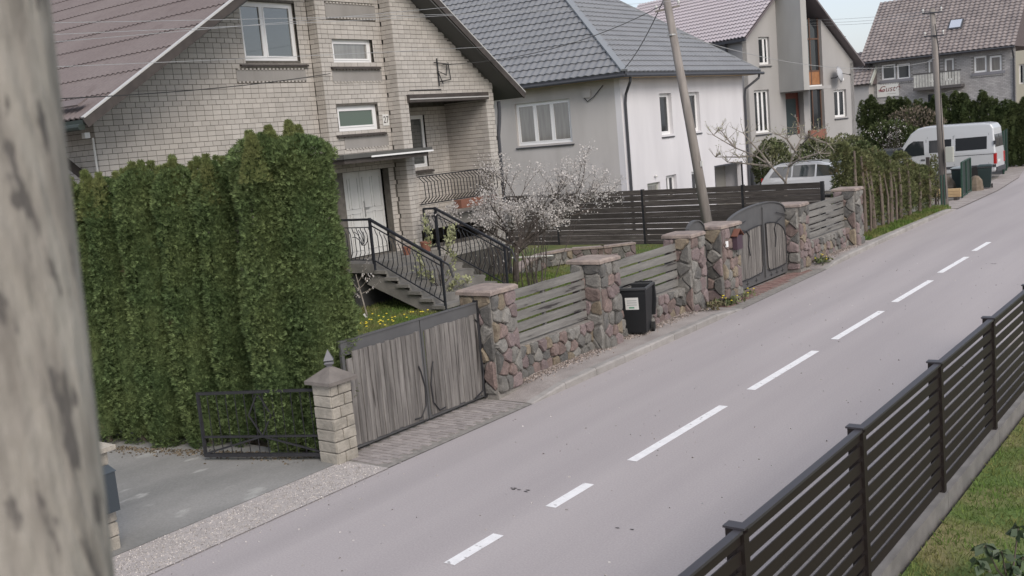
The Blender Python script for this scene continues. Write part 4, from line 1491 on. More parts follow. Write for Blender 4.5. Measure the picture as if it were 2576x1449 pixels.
def column(x, y, z, rx, ry, h, n, leaf, label, group=None, size=.075, seed=1, name='thuja_tree', trunk=barkr, rag=.10, top=.86, tips=3, cat='tree', core=True, z0=0.0, trad=.05, shoots=None):
    t = thing(name, label, cat, (x, y, z), group)
    r_ = np.random.RandomState(seed)
    f = lump(5, seed)

    def prof(u):
        return np.where(u < top, .93 + .07 * np.sin(u * 5), np.sqrt(np.clip(1 - ((u - top) / (1 - top)) ** 2, 0, 1)) * .95 + .02) * np.where(u < .12, .72 + u * 2.3, 1)
    K = max(20, n // 38)
    cu, ct, cr = r_.uniform(z0, 1, K) ** .92, r_.uniform(0, 2 * PI, K), r_.normal(0, .05, K)
    ci = r_.randint(0, K, n)
    du, dt = r_.normal(0, 1, n), r_.normal(0, 1, n)
    u = np.clip(cu[ci] + du * .022, z0, 1)
    th = ct[ci] + dt * .17
    un = r_.uniform(0, 1, n) < .42
    u = np.where(un, r_.uniform(z0, 1, n) ** .92, u)
    th = np.where(un, r_.uniform(0, 2 * PI, n), th)
    d2 = np.where(un, .9, np.clip((du ** 2 + dt ** 2) / 3, 0, 1.6))
    rad = prof(u) * (1 + rag * 1.6 * f(th, u) + np.where(un, 0, cr[ci]) + .08 - .13 * d2) * (1 - np.abs(r_.normal(0, .05, n))) * np.where(un & (r_.uniform(0, 1, n) < .7), r_.uniform(.62, .95, n), 1)
    P = np.stack([x + rx * rad * np.cos(th), y + ry * rad * np.sin(th), z + h * u], 1)
    Nn = np.stack([np.cos(th + dt * .3), np.sin(th + dt * .3), .1 + du * .45], 1)
    # ragged leading shoots
    Ps, Ns = [P], [Nn]
    for i in range(tips):
        m_ = max(30, n // 26)
        cx, cy = x + r_.uniform(-.7, .7) * rx, y + r_.uniform(-.7, .7) * ry
        hh = r_.uniform(.02, .06) * h
        uu = r_.uniform(0, 1, m_)
        tt = r_.uniform(0, 2 * PI, m_)
        rr_ = .42 * rx * (1 - uu) ** .9 + .015
        Ps.append(np.stack([cx + rr_ * np.cos(tt), cy + rr_ * np.sin(tt), z + h * .86 + uu * (hh + .12 * h)], 1))
        Ns.append(np.stack([np.cos(tt), np.sin(tt), np.full(m_, .5)], 1))
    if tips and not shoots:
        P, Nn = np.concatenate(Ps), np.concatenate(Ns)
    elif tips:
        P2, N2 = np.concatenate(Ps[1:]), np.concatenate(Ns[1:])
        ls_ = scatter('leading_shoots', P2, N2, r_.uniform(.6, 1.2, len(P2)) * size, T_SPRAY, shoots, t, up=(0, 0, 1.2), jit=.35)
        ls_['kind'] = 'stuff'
    c = scatter('crown', P, Nn, r_.uniform(.6, 1.35, len(P)) * size, T_SPRAY, leaf, t, up=(0, 0, .8), jit=.45)
    if core:
        b = MB()
        rings = []
        for k in range(13):
            uu = z0 + .03 + (.9 - z0) * k / 12
            rings.append([(x + rx * .56 * float(prof(np.array(uu))) * (1 + rag * 1.4 * float(f(a, uu))) * math.cos(a), y + ry * .56 * float(prof(np.array(uu))) * (1 + rag * 1.4 * float(f(a, uu))) * math.sin(a), z + h * uu) for a in np.linspace(0, 2 * PI, 15)[:-1]])
        b.loft(rings)
        b.build('inner_foliage', leaf, t)
    MB().tube([(x, y, z), (x + .02, y, z + h * .5), (x, y, z + h * .85)], [trad, trad * .7, .015], 7).build('trunk', trunk, t)
    return t


# tall hedge of separate thujas along the left drive
ordw = ['nearest the gate pillar', 'second', 'third', 'fourth', 'fifth', 'sixth', 'seventh']
HD = [(834, 1150, .50, .50, 4.62, 30000, 'tallest thuja of the hedge, next to the block gate pillar', 0),
      (745, 1152, .50, .52, 4.68, 30000, 'broad thuja of the hedge, second from the block gate pillar', 0),
      (600, 1150, .345, .40, 4.34, 20000, 'thuja of the hedge behind the free end of the iron gate, third from the pillar', .3),
      (505, 1148, .345, .40, 4.36, 19000, 'thuja of the hedge with a browning patch, fourth from the pillar', .2),
      (410, 1146, .36, .42, 4.36, 19000, 'pointed thuja of the hedge, fifth from the block gate pillar', .2),
      (322, 1144, .335, .40, 4.24, 16000, 'thuja of the hedge, sixth from the block gate pillar', .3),
      (240, 1142, .36, .42, 4.2, 15000, 'thuja of the hedge, seventh from the block gate pillar', .2),
      (165, 1140, .36, .42, 4.0, 10000, 'shaded thuja of the hedge close to the concrete pole, last of the row', .3)]
for i, (px, py, rx, ry, h, n, lb, back) in enumerate(HD):
    p = AZ(px, py, .02)
    bx, by = p.x - .34 - back * .5, p.y + .37 + back * .8
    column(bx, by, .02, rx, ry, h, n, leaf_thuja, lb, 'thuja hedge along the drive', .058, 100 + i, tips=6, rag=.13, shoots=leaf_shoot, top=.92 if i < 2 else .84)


def branches(b, p, d, L, r0, depth, R_, tips, sp=.6, upb=.15, kids=(2, 3), minz=-9):
    pts = [Vector(p)]
    dd = Vector(d).normalized()
    n = 3
    for i in range(n):
        dd = (dd + Vector((R_.uniform(-.22, .22), R_.uniform(-.22, .22), R_.uniform(-.16, .16) + upb * .3))).normalized()
        pts.append(pts[-1] + dd * L / n)
    b.tube(pts, [r0 * (1 - .45 * i / n) for i in range(n + 1)], 5 if depth > 1 else 4)
    for q in pts[1:]:
        tips.append((q, dd, depth))
    if depth <= 0:
        return
    for k in range(R_.randint(*kids)):
        i = R_.choice((1, 2, 3, 3))
        nd = (dd + Vector((R_.uniform(-1, 1), R_.uniform(-1, 1), R_.uniform(-.6, .8) + upb)) * sp).normalized()
        branches(b, pts[i], nd, L * R_.uniform(.55, .8), r0 * .52, depth - 1, R_, tips, sp, upb, kids)


def leaves_on(name, tips, n, size, tmpl, m_, t, seed, sprd=.06, deps=(0, 1)):
    r_ = np.random.RandomState(seed)
    T_ = [q for q in tips if q[2] in deps]
    idx = r_.randint(0, len(T_), n)
    P = np.array([tuple(T_[i][0]) for i in idx]) + r_.normal(0, sprd, (n, 3))
    Nn = r_.normal(0, 1, (n, 3))
    Nn /= np.linalg.norm(Nn, axis=1, keepdims=True)
    return scatter(name, P, Nn, r_.uniform(.6, 1.3, n) * size, tmpl, m_, t, jit=.6)


# blossoming cherry beside the staircase
def cherry(base, label, limbs, n, seed, trunk_h=.9, tr=.085):
    R_ = random.Random(seed)
    t = thing('cherry_tree', label, 'tree', base)
    b = MB()
    tips = []
    p = Vector(base)
    top = p + Vector((.05, .1, trunk_h))
    b.tube([p - Vector((0, 0, .1)), p + Vector((.03, 0, trunk_h * .5)), top], [tr, tr * .8, tr * .7], 8)
    for (tgt, L) in limbs:
        d = Vector(tgt) - top
        branches(b, top - Vector((0, 0, R_.uniform(0, .25))), d, d.length * L, .042, 4, R_, tips, .62, .12, (2, 3))
    b.build('trunk', bark, t)
    leaves_on('crown', tips, n, .036, T_HEX, blossom, t, seed, .055, (0, 1, 2))
    return t


CB = Vector((-14.6, 19.2, .95))
CD = (CB - CAM).dot(FWD)


def at_depth(px, py, d):
    return CAM + ray(px, py) * d


lim = [(at_depth(px, py + 22, CD + dz), .64 if px < 1200 else .5) for (px, py, dz) in ((1165, 470, .5), (1230, 430, -.6), (1300, 410, .8), (1400, 420, -.5), (1490, 420, .6), (1520, 500, 0), (1180, 560, -.7), (1420, 520, -.8), (1330, 480, 1), (1270, 520, -1.0))]
cherry(CB, 'white blossoming cherry tree beside the entrance staircase', lim, 11500, 5)
# sapling, shrub and stakes in front of the stairs
R_ = random.Random(9)
t = thing('young_fruit_tree', 'young fruit tree with pale unfolding leaves in front of the stairs', 'tree', (-12.9, 14.1, .95))
b = MB()
tips = []
SB = AZ(1112, 775, .9)
t.location = SB
ORG[t.name] = SB
SDp = (SB - CAM).dot(FWD)
b.tube([SB, SB + Vector((0, .03, .5)), at_depth(1120, 640, SDp)], [.022, .018, .012], 6)
for (px, py) in ((1060, 640), (1180, 640), (1100, 600), (1190, 690), (1150, 560), (1070, 690)):
    branches(b, SB + Vector((0, 0, R_.uniform(.2, .7))), at_depth(px, py, SDp) - (SB + Vector((0, 0, .6))), (at_depth(px, py, SDp) - SB).length * .42, .011, 2, R_, tips, .4, .3, (1, 2))
b.build('trunk', bark, t)
leaves_on('crown', tips, 650, .075, T_LEAF, leaf_young, t, 4, .04, (0, 1))
t = thing('young_cherry_sapling', 'thin staked sapling with a few white buds beside the tall thuja', 'tree', AZ(925, 800, .93))
b = MB()
tips = []
p = Vector(t.location)
q = at_depth(895, 690, (p - CAM).dot(FWD))
b.tube([p, p + (q - p) * .5, q], [.018, .014, .008], 6)
for k in range(5):
    branches(b, p + (q - p) * R_.uniform(.3, .95), (R_.uniform(-1, 1), R_.uniform(-1, 1), .6), .3, .007, 1, R_, tips, .5, .3, (1, 2))
b.build('trunk', barkg, t)
leaves_on('crown', tips, 90, .035, T_HEX, blossom, t, 6, .03, (0, 1))
MB().bar(at_depth(915, 790, (p - CAM).dot(FWD)), at_depth(925, 800, (p - CAM).dot(FWD)), .05, .03).build('tree_tie', labelm, t)
for i, (a, c, lb) in enumerate((((1305, 590), (1330, 690), 'leaning wooden stake beside the blossoming cherry tree'), ((1085, 745), (1095, 790), 'short wooden stake by the bottom stair'))):
    pb_ = AZ(*(1338, 735) if i == 0 else (1092, 775), .25 if i == 0 else .93)
    d_ = (pb_ - CAM).dot(FWD)
    single('garden_stake', MB().tube([pb_ - Vector((0, 0, .1)), at_depth(*a, d_)], .02, 6), mat('stake_wood', (.30, .25, .2), (.22, .18, .14), scale=9, rough=.9), lb, 'stake')
# climbing shrub on the far stair railing
t = thing('railing_shrub', 'leafless twiggy shrub growing against the far stair railing', 'shrub', (-13.9, 18.2, .93))
b = MB()
tips = []
for k in range(30):
    p = Vector((-14.9 + R_.uniform(0, 1.9), 18.0 + R_.uniform(0, .5), .93))
    branches(b, p, (R_.uniform(-.3, .3), R_.uniform(-.3, .3), 1), R_.uniform(.7, 1.1), .014, 2, R_, tips, .4, .3, (1, 3))
b.build('stems', bark, t)
leaves_on('buds', tips, 160, .035, T_HEX, blossom, t, 16, .04)

# dandelions
for i, (px, py, n) in enumerate(((925, 830, 14), (1010, 805, 10), (965, 815, 8), (895, 835, 8))):
    p = AZ(px, py, .9)
    b = MB()
    for k in range(n):
        c = p + Vector((R_.uniform(-.5, .5), R_.uniform(-.5, .5), 0))
        c.z = gz(c.x) + R_.uniform(.05, .12)
        b.lathe(c, [(.0, -.01), (.025, 0), (.012, .012)], 7)
    o = single('dandelion_patch', b, yellowfl, 'yellow dandelions in the garden grass behind the board gate', 'flowers', 'dandelions in the garden')
    o['kind'] = 'stuff'
for i, (x, y, z, n, lb) in enumerate(((-10.5, 22.0, .03, 160, 'clump of weeds with small yellow flowers at the narrow arched gate'), (-10.45, 21.0, .14, 120, 'low brown weeds at the kerb below the third stone pillar'),
                                      (-10.55, 23.0, .03, 50, 'small weed with a yellow flower at the letter box pillar'), (-10.5, 28.0, .10, 150, 'weed clump with yellow flowers under the far slat panel'))):
    P = np.stack([x + RS.normal(0, .1, n), y + RS.normal(0, .16, n), z + np.abs(RS.normal(0, .05, n))], 1)
    t = thing('weed_clump', lb, 'weeds', (x, y, z))
    scatter('leaves', P, RS.normal(0, .6, (n, 3)), RS.uniform(.05, .13, n), T_LEAF, leaf_ever if i != 1 else mat('dry_weed', (.16, .12, .08), (.1, .11, .05), scale=8, rough=.9, isl=.4), t, jit=.5)
    if i != 1:
        b = MB()
        for k in range(4 + 2 * (n > 100)):
            b.lathe((x + R_.uniform(-.15, .15), y + R_.uniform(-.2, .2), z + R_.uniform(.1, .22)), [(0, -.01), (.026, 0), (.012, .012)], 7)
        o = b.build('flowers', yellowfl, t)
        o['kind'] = 'stuff'

# rhododendron at the lower right corner
t = thing('rhododendron', 'small rhododendron with drooping leathery leaves on the near lawn', 'shrub', (-.6, 7.9, .03))
b = MB()
tips = []
p = AZ(2540, 1470, .03)
t.location = p
ORG[t.name] = p
d_ = (p - CAM).dot(FWD)
heads = [(2478, 1372), (2520, 1388), (2562, 1330), (2575, 1400), (2465, 1412), (2545, 1425), (2600, 1440), (2500, 1455), (2570, 1465)]
for (px, py) in heads:
    q = at_depth(px, py, d_ + R_.uniform(-.25, .25))
    b.tube([p, p + (q - p) * .5 + Vector((0, 0, -.05)), q], [.012, .009, .006], 5)
    tips.append((q, Vector((0, 0, 1)), 0))
b.build('stems', barkr, t)
P, Nn = [], []
for (q, _, _) in tips:
    for k in range(13):
        a = 2 * PI * k / 13 + R_.uniform(-.2, .2)
        P.append(tuple(q + Vector((R_.uniform(-.02, .02), R_.uniform(-.02, .02), R_.uniform(-.03, .03)))))
        Nn.append((math.cos(a), math.sin(a), -.2))
scatter('leaves', np.array(P), np.array(Nn), RS.uniform(.09, .14, len(P)), T_LEAF, leaf_rhodo, t, up=(0, 0, -.35), jit=.25)

# ------------------------------------------------------------------ dark plank fence and stone edging behind the garden
t = thing('plank_fence', 'dark stained horizontal plank fence between the garden and the white house', 'fence', (-17, 31.5, .1))
pxs = [-11.7, -14.35, -18.1, -21.75, -25.4]
for i, x in enumerate(pxs):
    MB().box(x - .05, x + .05, 31.44, 31.56, 0, 2.12).build('post', black, t)
for (xa, xb) in zip(pxs, pxs[1:]):
    for k in range(10):
        z = .16 + k * .195
        a = rr.uniform(-.008, .008)
        c = rr.uniform(-.008, .008)
        b = MB().add([(xa - .05, 31.43, z + a), (xb + .05, 31.43, z + c), (xb + .05, 31.41, z + .184 + c), (xa - .05, 31.41, z + .184 + a),
                      (xa - .05, 31.455, z + a), (xb + .05, 31.455, z + c), (xb + .05, 31.435, z + .184 + c), (xa - .05, 31.435, z + .184 + a)],
                     [(0, 3, 2, 1), (4, 5, 6, 7), (0, 1, 5, 4), (2, 3, 7, 6), (0, 4, 7, 3), (1, 2, 6, 5)])
        b.build('plank', plankd, t)
t = thing('edging_wall', 'low curved rubble edging wall round the raised bed by the plank fence', 'wall', (-16, 26, .25))
cv = [AZ(x, y, .3) for (x, y) in ((1305, 715), (1330, 690), (1372, 668), (1440, 655), (1520, 650), (1600, 640))]
for i, (a, c) in enumerate(zip(cv, cv[1:])):
    u = (c - a)
    nn = Vector((u.y, -u.x, 0)).normalized()
    MB().obox((a + c) / 2 - nn * .12 + Vector((0, 0, .14)), u / 2, nn * .12, (0, 0, .2)).build('wall_core', lightmortar, t)
    rubble(t, (a.x, a.y, .22), u, nn, u.length, .42, .27, 300 + i, .04)
    b = MB().obox((a + c) / 2 - nn * .1 + Vector((0, 0, .36)), u / 2, nn * .17, (0, 0, .03))
    b.build('coping', capstone, t)
single('garden_rail', MB().tube([AZ(1290, 690, .25) + Vector((0, 0, .5)), AZ(1395, 685, .25) + Vector((0, 0, .5))], .025, 6), insul, 'pale thin rail lying across the bed by the plank fence', 'rail')

# ------------------------------------------------------------------ white and grey plastered house
H2 = thing('plastered_house', 'single-storey plastered house, grey and white, with dark grey hipped tile roof', 'house', (-24, 40, 0))
X2, Y2, Y2b, E2 = -20.3, 34.2, 45.15, 6.18
F2s = wall_frame((0, Y2, 0), (1, 0, 0), (0, -1, 0))
F2f = wall_frame((X2, 0, 0), (0, 1, 0), (1, 0, 0))
w2 = (-25.3, -22.62, 3.92, 5.6)
b = MB()
holed_wall(b, F2s, -32, X2 - .26, 0, lambda u: E2, [w2], -.25, 0)
b.build('grey_wall', greywall, H2)
MB().box(X2 - .26, X2 - .004, Y2, Y2 + .25, 0, E2).build('corner_strip', whitewall, H2)
wf = [(37.2, 38.2, 3.85, 5.5), (39.75, 40.7, 3.85, 5.5), (37.3, 38.2, 1.2, 2.2), (39.55, 40.3, 1.1, 2.18), (41.8, 44.6, -.0, 2.2), (35.75, 36.8, 1.1, 2.02)]
b = MB()
holed_wall(b, F2f, Y2 + .02, Y2b, 0, lambda u: E2, wf, -.25, 0)
b.build('white_wall', whitewall, H2)
MB().box(-32, X2 - .01, Y2b - .25, Y2b, 0, E2).build('rear_wall', whitewall, H2)
window(H2, F2s, *w2, -.1, (1, 1, 1), gl=glassc, sill=(.08, .06, gutter), fw=.1, sw=.1)
window(H2, F2f, *wf[0], -.16, (1,), gl=glassd, sill=(.02, .05, gutter), fw=.1)
window(H2, F2f, *wf[1], -.16, (1,), gl=glassd, sill=(.02, .05, gutter), fw=.1)
window(H2, F2f, *wf[2], -.16, (1, 1), gl=glassd, fw=.08)
window(H2, F2f, *wf[3], -.16, (1,), gl=glassd, fw=.08)
window(H2, F2f, *wf[5], -.12, (1,), gl=glassc, fw=.08, fr=graybox)
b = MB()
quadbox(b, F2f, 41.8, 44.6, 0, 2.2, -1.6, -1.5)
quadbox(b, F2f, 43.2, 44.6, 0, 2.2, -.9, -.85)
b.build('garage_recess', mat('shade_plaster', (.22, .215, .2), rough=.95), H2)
b = MB()
for (u0, u1, z0, z1) in ((41.74, 41.8, 0, 2.26), (44.6, 44.66, 0, 2.26), (41.8, 44.6, 2.2, 2.26)):
    quadbox(b, F2f, u0, u1, z0, z1, -.05, .01)
b.build('garage_frame', gutter, H2)
b = MB()
quadbox(b, F2f, 44.2, 44.44, 3.38, 3.64, 0, .02)
npz = b.build('number_plate', labelm, H2, bevel=.01)
piece('plate_digits', text_mesh('plate_digits_b', '27', .2, inkm), F2f(44.32, 3.51, .022), npz, (PI / 2, 0, PI / 2), (.8, 1, 1))
b = MB().lathe(F2f(36.37, 2.27, .08), [(.0, -.06), (.05, -.04), (.06, .0), (.03, .05), (0, .06)], 10, (1, 0, 0))
b.build('wall_lamp', labelm, H2, smooth=True)
b = MB()
quadbox(b, F2s, -21.95, -21.6, 5.55, 5.85, 0, .08)
mb_ = b.build('meter_box', greywall, H2)
MB().tube([F2s(-21.9, 5.55, .05), F2s(-21.75, 5.4, .07), F2s(-21.45, 5.55, .07), F2s(-21.0, 5.95, .06)], .018, 5).build('cable', black, mb_)
# hip roof: eaves rectangle, apex on the ridge
ex0, ex1, ey0, ey1, ez = -33, -19.75, 33.65, 45.9, 6.28
ap = Vector((-27.4, 39.75, 11.9))
rid = Vector((-32.9, 39.75, 11.9))
rf = MB().add([(ex0, ey0, ez), (ex1, ey0, ez), (ex1, ey1, ez), (ex0, ey1, ez), tuple(ap - Vector((0, 0, .08))), tuple(rid - Vector((0, 0, .08))),
               (ex0, ey0, ez - .1), (ex1, ey0, ez - .1), (ex1, ey1, ez - .1), (ex0, ey1, ez - .1)],
              [(0, 1, 4, 5), (1, 2, 4), (2, 3, 5, 4), (3, 0, 5), (6, 9, 8, 7), (0, 6, 7, 1), (1, 7, 8, 2), (2, 8, 9, 3), (3, 9, 6, 0)]).build('roof', gutter, H2)
C1, C2_ = Vector((ex1, ey0, ez)), Vector((ex1, ey1, ez))
# slope facing the street
V = Vector((ap.x - ex1, 0, ap.z - ez))
hV = V.length
wl_ = ey1 - ey0


def in_front(u, v):
    k = v / hV
    return (ap.y - ey0) * k - .1 < u < wl_ - (ey1 - ap.y) * k + .1


tile_roof(C1 + Vector((.06, 0, .03)), (0, 1, 0), V, wl_, hV, .33, .40, .022, .04, in_front, 6).build('street_tiles', tile2, rf)
V2 = Vector((0, ap.y - ey0, ap.z - ez))
hV2 = V2.length


def in_side(u, v):
    return u > (ex1 - ap.x) * v / hV2 - .1


tile_roof(C1 + Vector((0, -.06, .03)), (-1, 0, 0), V2, ex1 - ex0, hV2, .33, .42, .022, .045, in_side, 6).build('garden_tiles', tile2, rf)
b = MB()
b.bar(C1 + Vector((.02, -.02, .1)), ap + Vector((0, 0, .12)), .26, .07)
b.bar(C2_ + Vector((.02, .02, .06)), ap + Vector((0, 0, .1)), .2, .06)
b.build('hip_cap', mat('hip_cap_grey', (.22, .235, .25), rough=.4), rf)
b = MB()
b.bar((ex1 + .04, ey0 - .02, ez - .03), (ex1 + .04, ey1, ez - .03), .03, .2, (1, 0, 0))
b.bar((ex0, ey0 - .04, ez - .03), (ex1, ey0 - .04, ez - .03), .03, .2, (0, 1, 0))
b.build('fascia', gutter, rf)
b = MB()
b.tube([(ex1 + .11, ey0 - .1, ez - .1), (ex1 + .11, ey1 + .15, ez - .1)], .065, 8)
b.tube([(ex0, ey0 - .11, ez - .1), (ex1 + .1, ey0 - .11, ez - .1)], .065, 8)
b.build('gutter', gutter, rf)
MB().box(ex1 - .5, ex1 + .0, ey0, ey1 - .2, ez - .15, ez - .105).build('soffit', timber, rf)
MB().box(ex0, ex1 - .52, ey0, Y2, ez - .15, ez - .105).build('soffit', timber, rf)
for (y, yy) in ((ey0 + .35, Y2 + .16), (ey1 - .2, Y2b - .02)):
    MB().tube([(ex1 + .05, y, ez - .15), (ex1 + .03, y, ez - .3), (X2 + .14, yy, ez - .75), (X2 + .09, yy, ez - 1.1), (X2 + .09, yy, .3)], .055, 8).build('downpipe', gutter, H2)

# ------------------------------------------------------------------ house with the stair fin
A3, U3, N3 = Vector((-21.75, 48.5, 0)), Vector((.31, .95, 0)).normalized(), Vector((.95, -.31, 0)).normalized()
H3 = thing('fin_house', 'pale rendered gable house with projecting concrete fin, satellite dish and mauve tile roof', 'house', A3 + U3 * 4 - N3 * 4)
F3 = wall_frame(A3, U3, N3)
AP3 = (3.7, 11.15)


def rk3(u):
    return 8.0 + .83 * u if u < AP3[0] else 6.4 + .875 * (8.95 - u)


hs = [(1.24, 2.04, 6.75, 8.1), (.72, 1.82, 3.38, 5.5), (6.92, 7.95, 3.78, 5.22), (3.05, 4.45, 3.1, 5.25)]
b = MB()
holed_wall(b, F3, .05, AP3[0], 0, rk3, [hs[0], hs[1], (3.05, 3.7, 3.1, 5.25)], -.3, 0)
holed_wall(b, F3, AP3[0], 8.65, 0, rk3, [hs[2], (3.7, 4.45, 3.1, 5.25), (4.95, 6.1, 3.1, 9.0)], -.3, 0)
b.build('gable_wall', h3wall, H3)
F3s = wall_frame(A3 + U3 * .05, -N3, -U3)
b = MB()
holed_wall(b, F3s, 0, 11, 0, lambda u: 8.0, [], -.3, -.002)
b.build('side_wall', h3wall, H3)
MB().tube([A3 + N3 * -1 - U3 * .0 + Vector((0, 0, 8.0)), A3 - N3 * 1 - U3 * .06 + Vector((0, 0, 6.6))], .06, 8).build('downpipe', gutter, H3)
b = MB()
holed_wall(b, wall_frame(A3 + U3 * 8.65, -N3, U3), 0, 11, 0, lambda u: 6.6, [], -.3, -.002)
b.build('side_wall', h3wall, H3)
for h_, pn, gl2 in ((hs[0], (1, .6), glassd), (hs[1], (1, 1, 1), glassd), (hs[2], (1, 1), glassd)):
    window(H3, F3, *h_, -.14, pn, gl=gl2, sill=(.05, .06, gutter), fw=.07)
# fin standing out from the gable over the door
b = MB()
quadbox(b, F3, 2.62, 3.05, 5.3, 10.6, .002, 1.55)
b.build('stair_fin', mat('fin_concrete', (.40, .395, .38), (.34, .335, .32), scale=1, rough=.95, stretch=(1, 1, .3)), H3)
b = MB()
quadbox(b, F3, 3.06, 4.9, 5.3, 5.45, .002, 1.4)
b.build('porch_slab', h3wall, H3)
b = MB()
quadbox(b, F3, 3.05, 4.45, 3.1, 5.25, -.45, -.35)
b.build('porch_back', redwood, H3)
b = MB()
quadbox(b, F3, 3.4, 4.2, 3.1, 4.95, -.35, -.31)
dd_ = b.build('door', mat('dark_door', (.035, .05, .05), rough=.5), H3)
b = MB()
quadbox(b, F3, 4.05, 4.12, 4.0, 4.12, -.31, -.28)
b.build('handle', steelm, dd_)
# stair glazing with wooden frames
b = MB()
for q in ((4.95, 5.02, 3.1, 9), (6.03, 6.1, 3.1, 9), (5.35, 5.42, 3.1, 9), (5.02, 6.03, 6.25, 6.33), (5.02, 6.03, 7.9, 7.98)):
    quadbox(b, F3, *q, -.28, -.18)
sg = b.build('stair_window', mat('brown_frame', (.12, .07, .05), rough=.6), H3)
for q, m_ in (((5.02, 5.35, 6.33, 7.9), glass), ((5.42, 6.03, 6.33, 7.9), glassd), ((5.02, 5.35, 7.98, 8.95), glass), ((5.42, 6.03, 7.98, 8.95), glassd), ((5.02, 5.35, 3.1, 5.3), glassd), ((5.42, 6.03, 3.1, 5.3), glassd)):
    b = MB()
    quadbox(b, F3, *q, -.25, -.22)
    b.build('pane', m_, sg)
for q in ((5.02, 5.35), (5.42, 6.03)):
    b = MB()
    quadbox(b, F3, q[0], q[1], 5.58, 6.25, -.22, -.19)
    b.build('wood_panel', orangew, sg)
b = MB()
quadbox(b, F3, 4.95, 6.1, 5.32, 5.56, -.28, -.1)
b.build('white_band', whitepl, sg)
b = MB()
quadbox(b, F3, 4.3, 5.6, 2.7, 3.25, .3, .45)
b.build('porch_parapet', mat('parapet_brick', (.25, .12, .085), (.2, .09, .07), scale=8, rough=.9), H3)
# roof of house three
rb = MB()
ovh, dp = .45, 11
for (ua, za, ub, zb) in ((-.15, 7.93, AP3[0], AP3[1] + .06), (9.05, 6.36, AP3[0], AP3[1] + .06)):
    vs = [F3(ua, za, ovh), F3(ub, zb, ovh), F3(ub, zb, -dp), F3(ua, za, -dp)]
    rb.add(vs + [v + Vector((0, 0, .12)) for v in vs], [(0, 3, 2, 1), (4, 5, 6, 7), (0, 1, 5, 4), (1, 2, 6, 5), (2, 3, 7, 6), (3, 0, 4, 7)])
rf3 = rb.build('roof', mat('barge_mauve', (.15, .13, .135), rough=.5), H3)
Vv = F3(AP3[0], AP3[1], 0) - F3(-.15, 7.87, 0)
tile_roof(F3(-.2, 8.07, -dp), N3, Vv, dp + ovh, Vv.length, .24, .30, .04, .055, None, 5).build('tiles', tile3, rf3)
b = MB()
b.bar(F3(-.2, 7.95, -dp), F3(-.2, 7.95, ovh), .1, .12)
b.build('gutter', gutter, rf3)
b = MB()
b.box(0, 1, 0, 1, 0, 1)
cx = F3(3.7, 10.2, -6.5)
MB().box(cx.x - .5, cx.x + .5, cx.y - .4, cx.y + .4, 10, 12.6).build('chimney', mat('chimney_sheet', (.12, .115, .12), rough=.6), rf3)
t = thing('satellite_dish', 'grey satellite dish on the wall of the fin house', 'satellite dish', F3(6.85, 5.9, 0))
c = F3(6.95, 6.05, .55)
ax = (Vector((1, .02, .2))).normalized()
b = MB().lathe(c, [(.02, 0), (.2, .025), (.36, .09), (.42, .13), (.40, .125), (.34, .08), (.19, .012), (.02, -.015)], 24, -ax)
b.build('reflector', mat('dish_grey', (.42, .43, .45), rough=.5), t, smooth=True)
b = MB().tube([c, c + ax * .4 - Vector((0, 0, .2))], .015, 6).lathe(c + ax * .42 - Vector((0, 0, .2)), [(.03, -.05), (.04, 0), (.03, .05)], 8)
b.build('feed_arm', black, t)
MB().tube([F3(6.75, 5.85, 0), F3(6.75, 5.85, .3), c - ax * .03], .022, 6).build('bracket', black, t)
single('flood_lamp', MB().lathe(F3(7.5, 5.75, .12), [(.0, -.08), (.06, -.06), (.08, .06), (0, .07)], 10, N3), whitepl, 'small white flood lamp right of the satellite dish', 'lamp')

# ------------------------------------------------------------------ far brick house with balcony, and its neighbours
Y4 = 82
H4 = thing('balcony_house', 'far grey brick house with brown tile roof, balcony and advertising board', 'house', (-21, 86, 0))
F4 = wall_frame((0, Y4, 0), (1, 0, 0), (0, -1, 0))


def U4(px, py):
    p = AY((2400 + px / 5.367) * .8944, (60 + py / 5.367) * .8944, Y4)
    return p.x, p.z


xl, xr = U4(240, 700)[0], U4(2440, 700)[0]
ze_ = 7.45
wins4 = []
for (a, c, z0, z1) in ((430, 640, 850, 665), (660, 860, 840, 650), (1825, 2015, 775, 590), (2060, 2240, 770, 580)):
    u0, u1 = U4(a, z0)[0], U4(c, z0)[0]
    zc = (U4(a, z0)[1] + U4(a, z1)[1]) / 2 + (.12 if a > 1500 else -.1)
    wins4.append((u0, u1, zc - .58, zc + .58))
d1 = (U4(1135, 800)[0], U4(1290, 800)[0], 5.5, 7.1)
d2 = (U4(1380, 800)[0], U4(1520, 800)[0], 5.5, 7.1)
b = MB()
holed_wall(b, F4, xl, xr, 0, lambda u: ze_, wins4 + [d1, d2], -.3, -.012)
w4 = b.build('facade', mat('far_mortar', (.2, .195, .19), rough=1), H4)
# brick courses of the facade: slim separate courses, real joints
jb = MB()
k = 0
z = 2.6
hl = wins4 + [d1, d2]
while z < ze_ - .1:
    u = xl - (.13 if k % 2 else 0)
    while u < xr:
        a, c = max(u, xl) + .008, min(u + .26, xr) - .008
        if c - a > .05 and not any(a < h[1] and c > h[0] and z < h[3] - .03 and z + .08 > h[2] for h in hl):
            quadbox(jb, F4, a, c, z + .008, z + .102, -.03, 0)
        u += .26
    z += .11
    k += 1
o = jb.build('brick_courses', mat('far_brick', (.38, .37, .37), (.32, .315, .315), scale=1, rough=.9, isl=.14), w4)
o['kind'] = 'stuff'
for h_ in wins4[:2]:
    window(H4, F4, *h_, -.08, (1,), gl=glassd, fw=.09)
for h_ in wins4[2:]:
    window(H4, F4, *h_, -.08, (1,), gl=glassc, fw=.09)
window(H4, F4, *d1, -.08, (1,), gl=glassc, fw=.08, name='balcony_door')
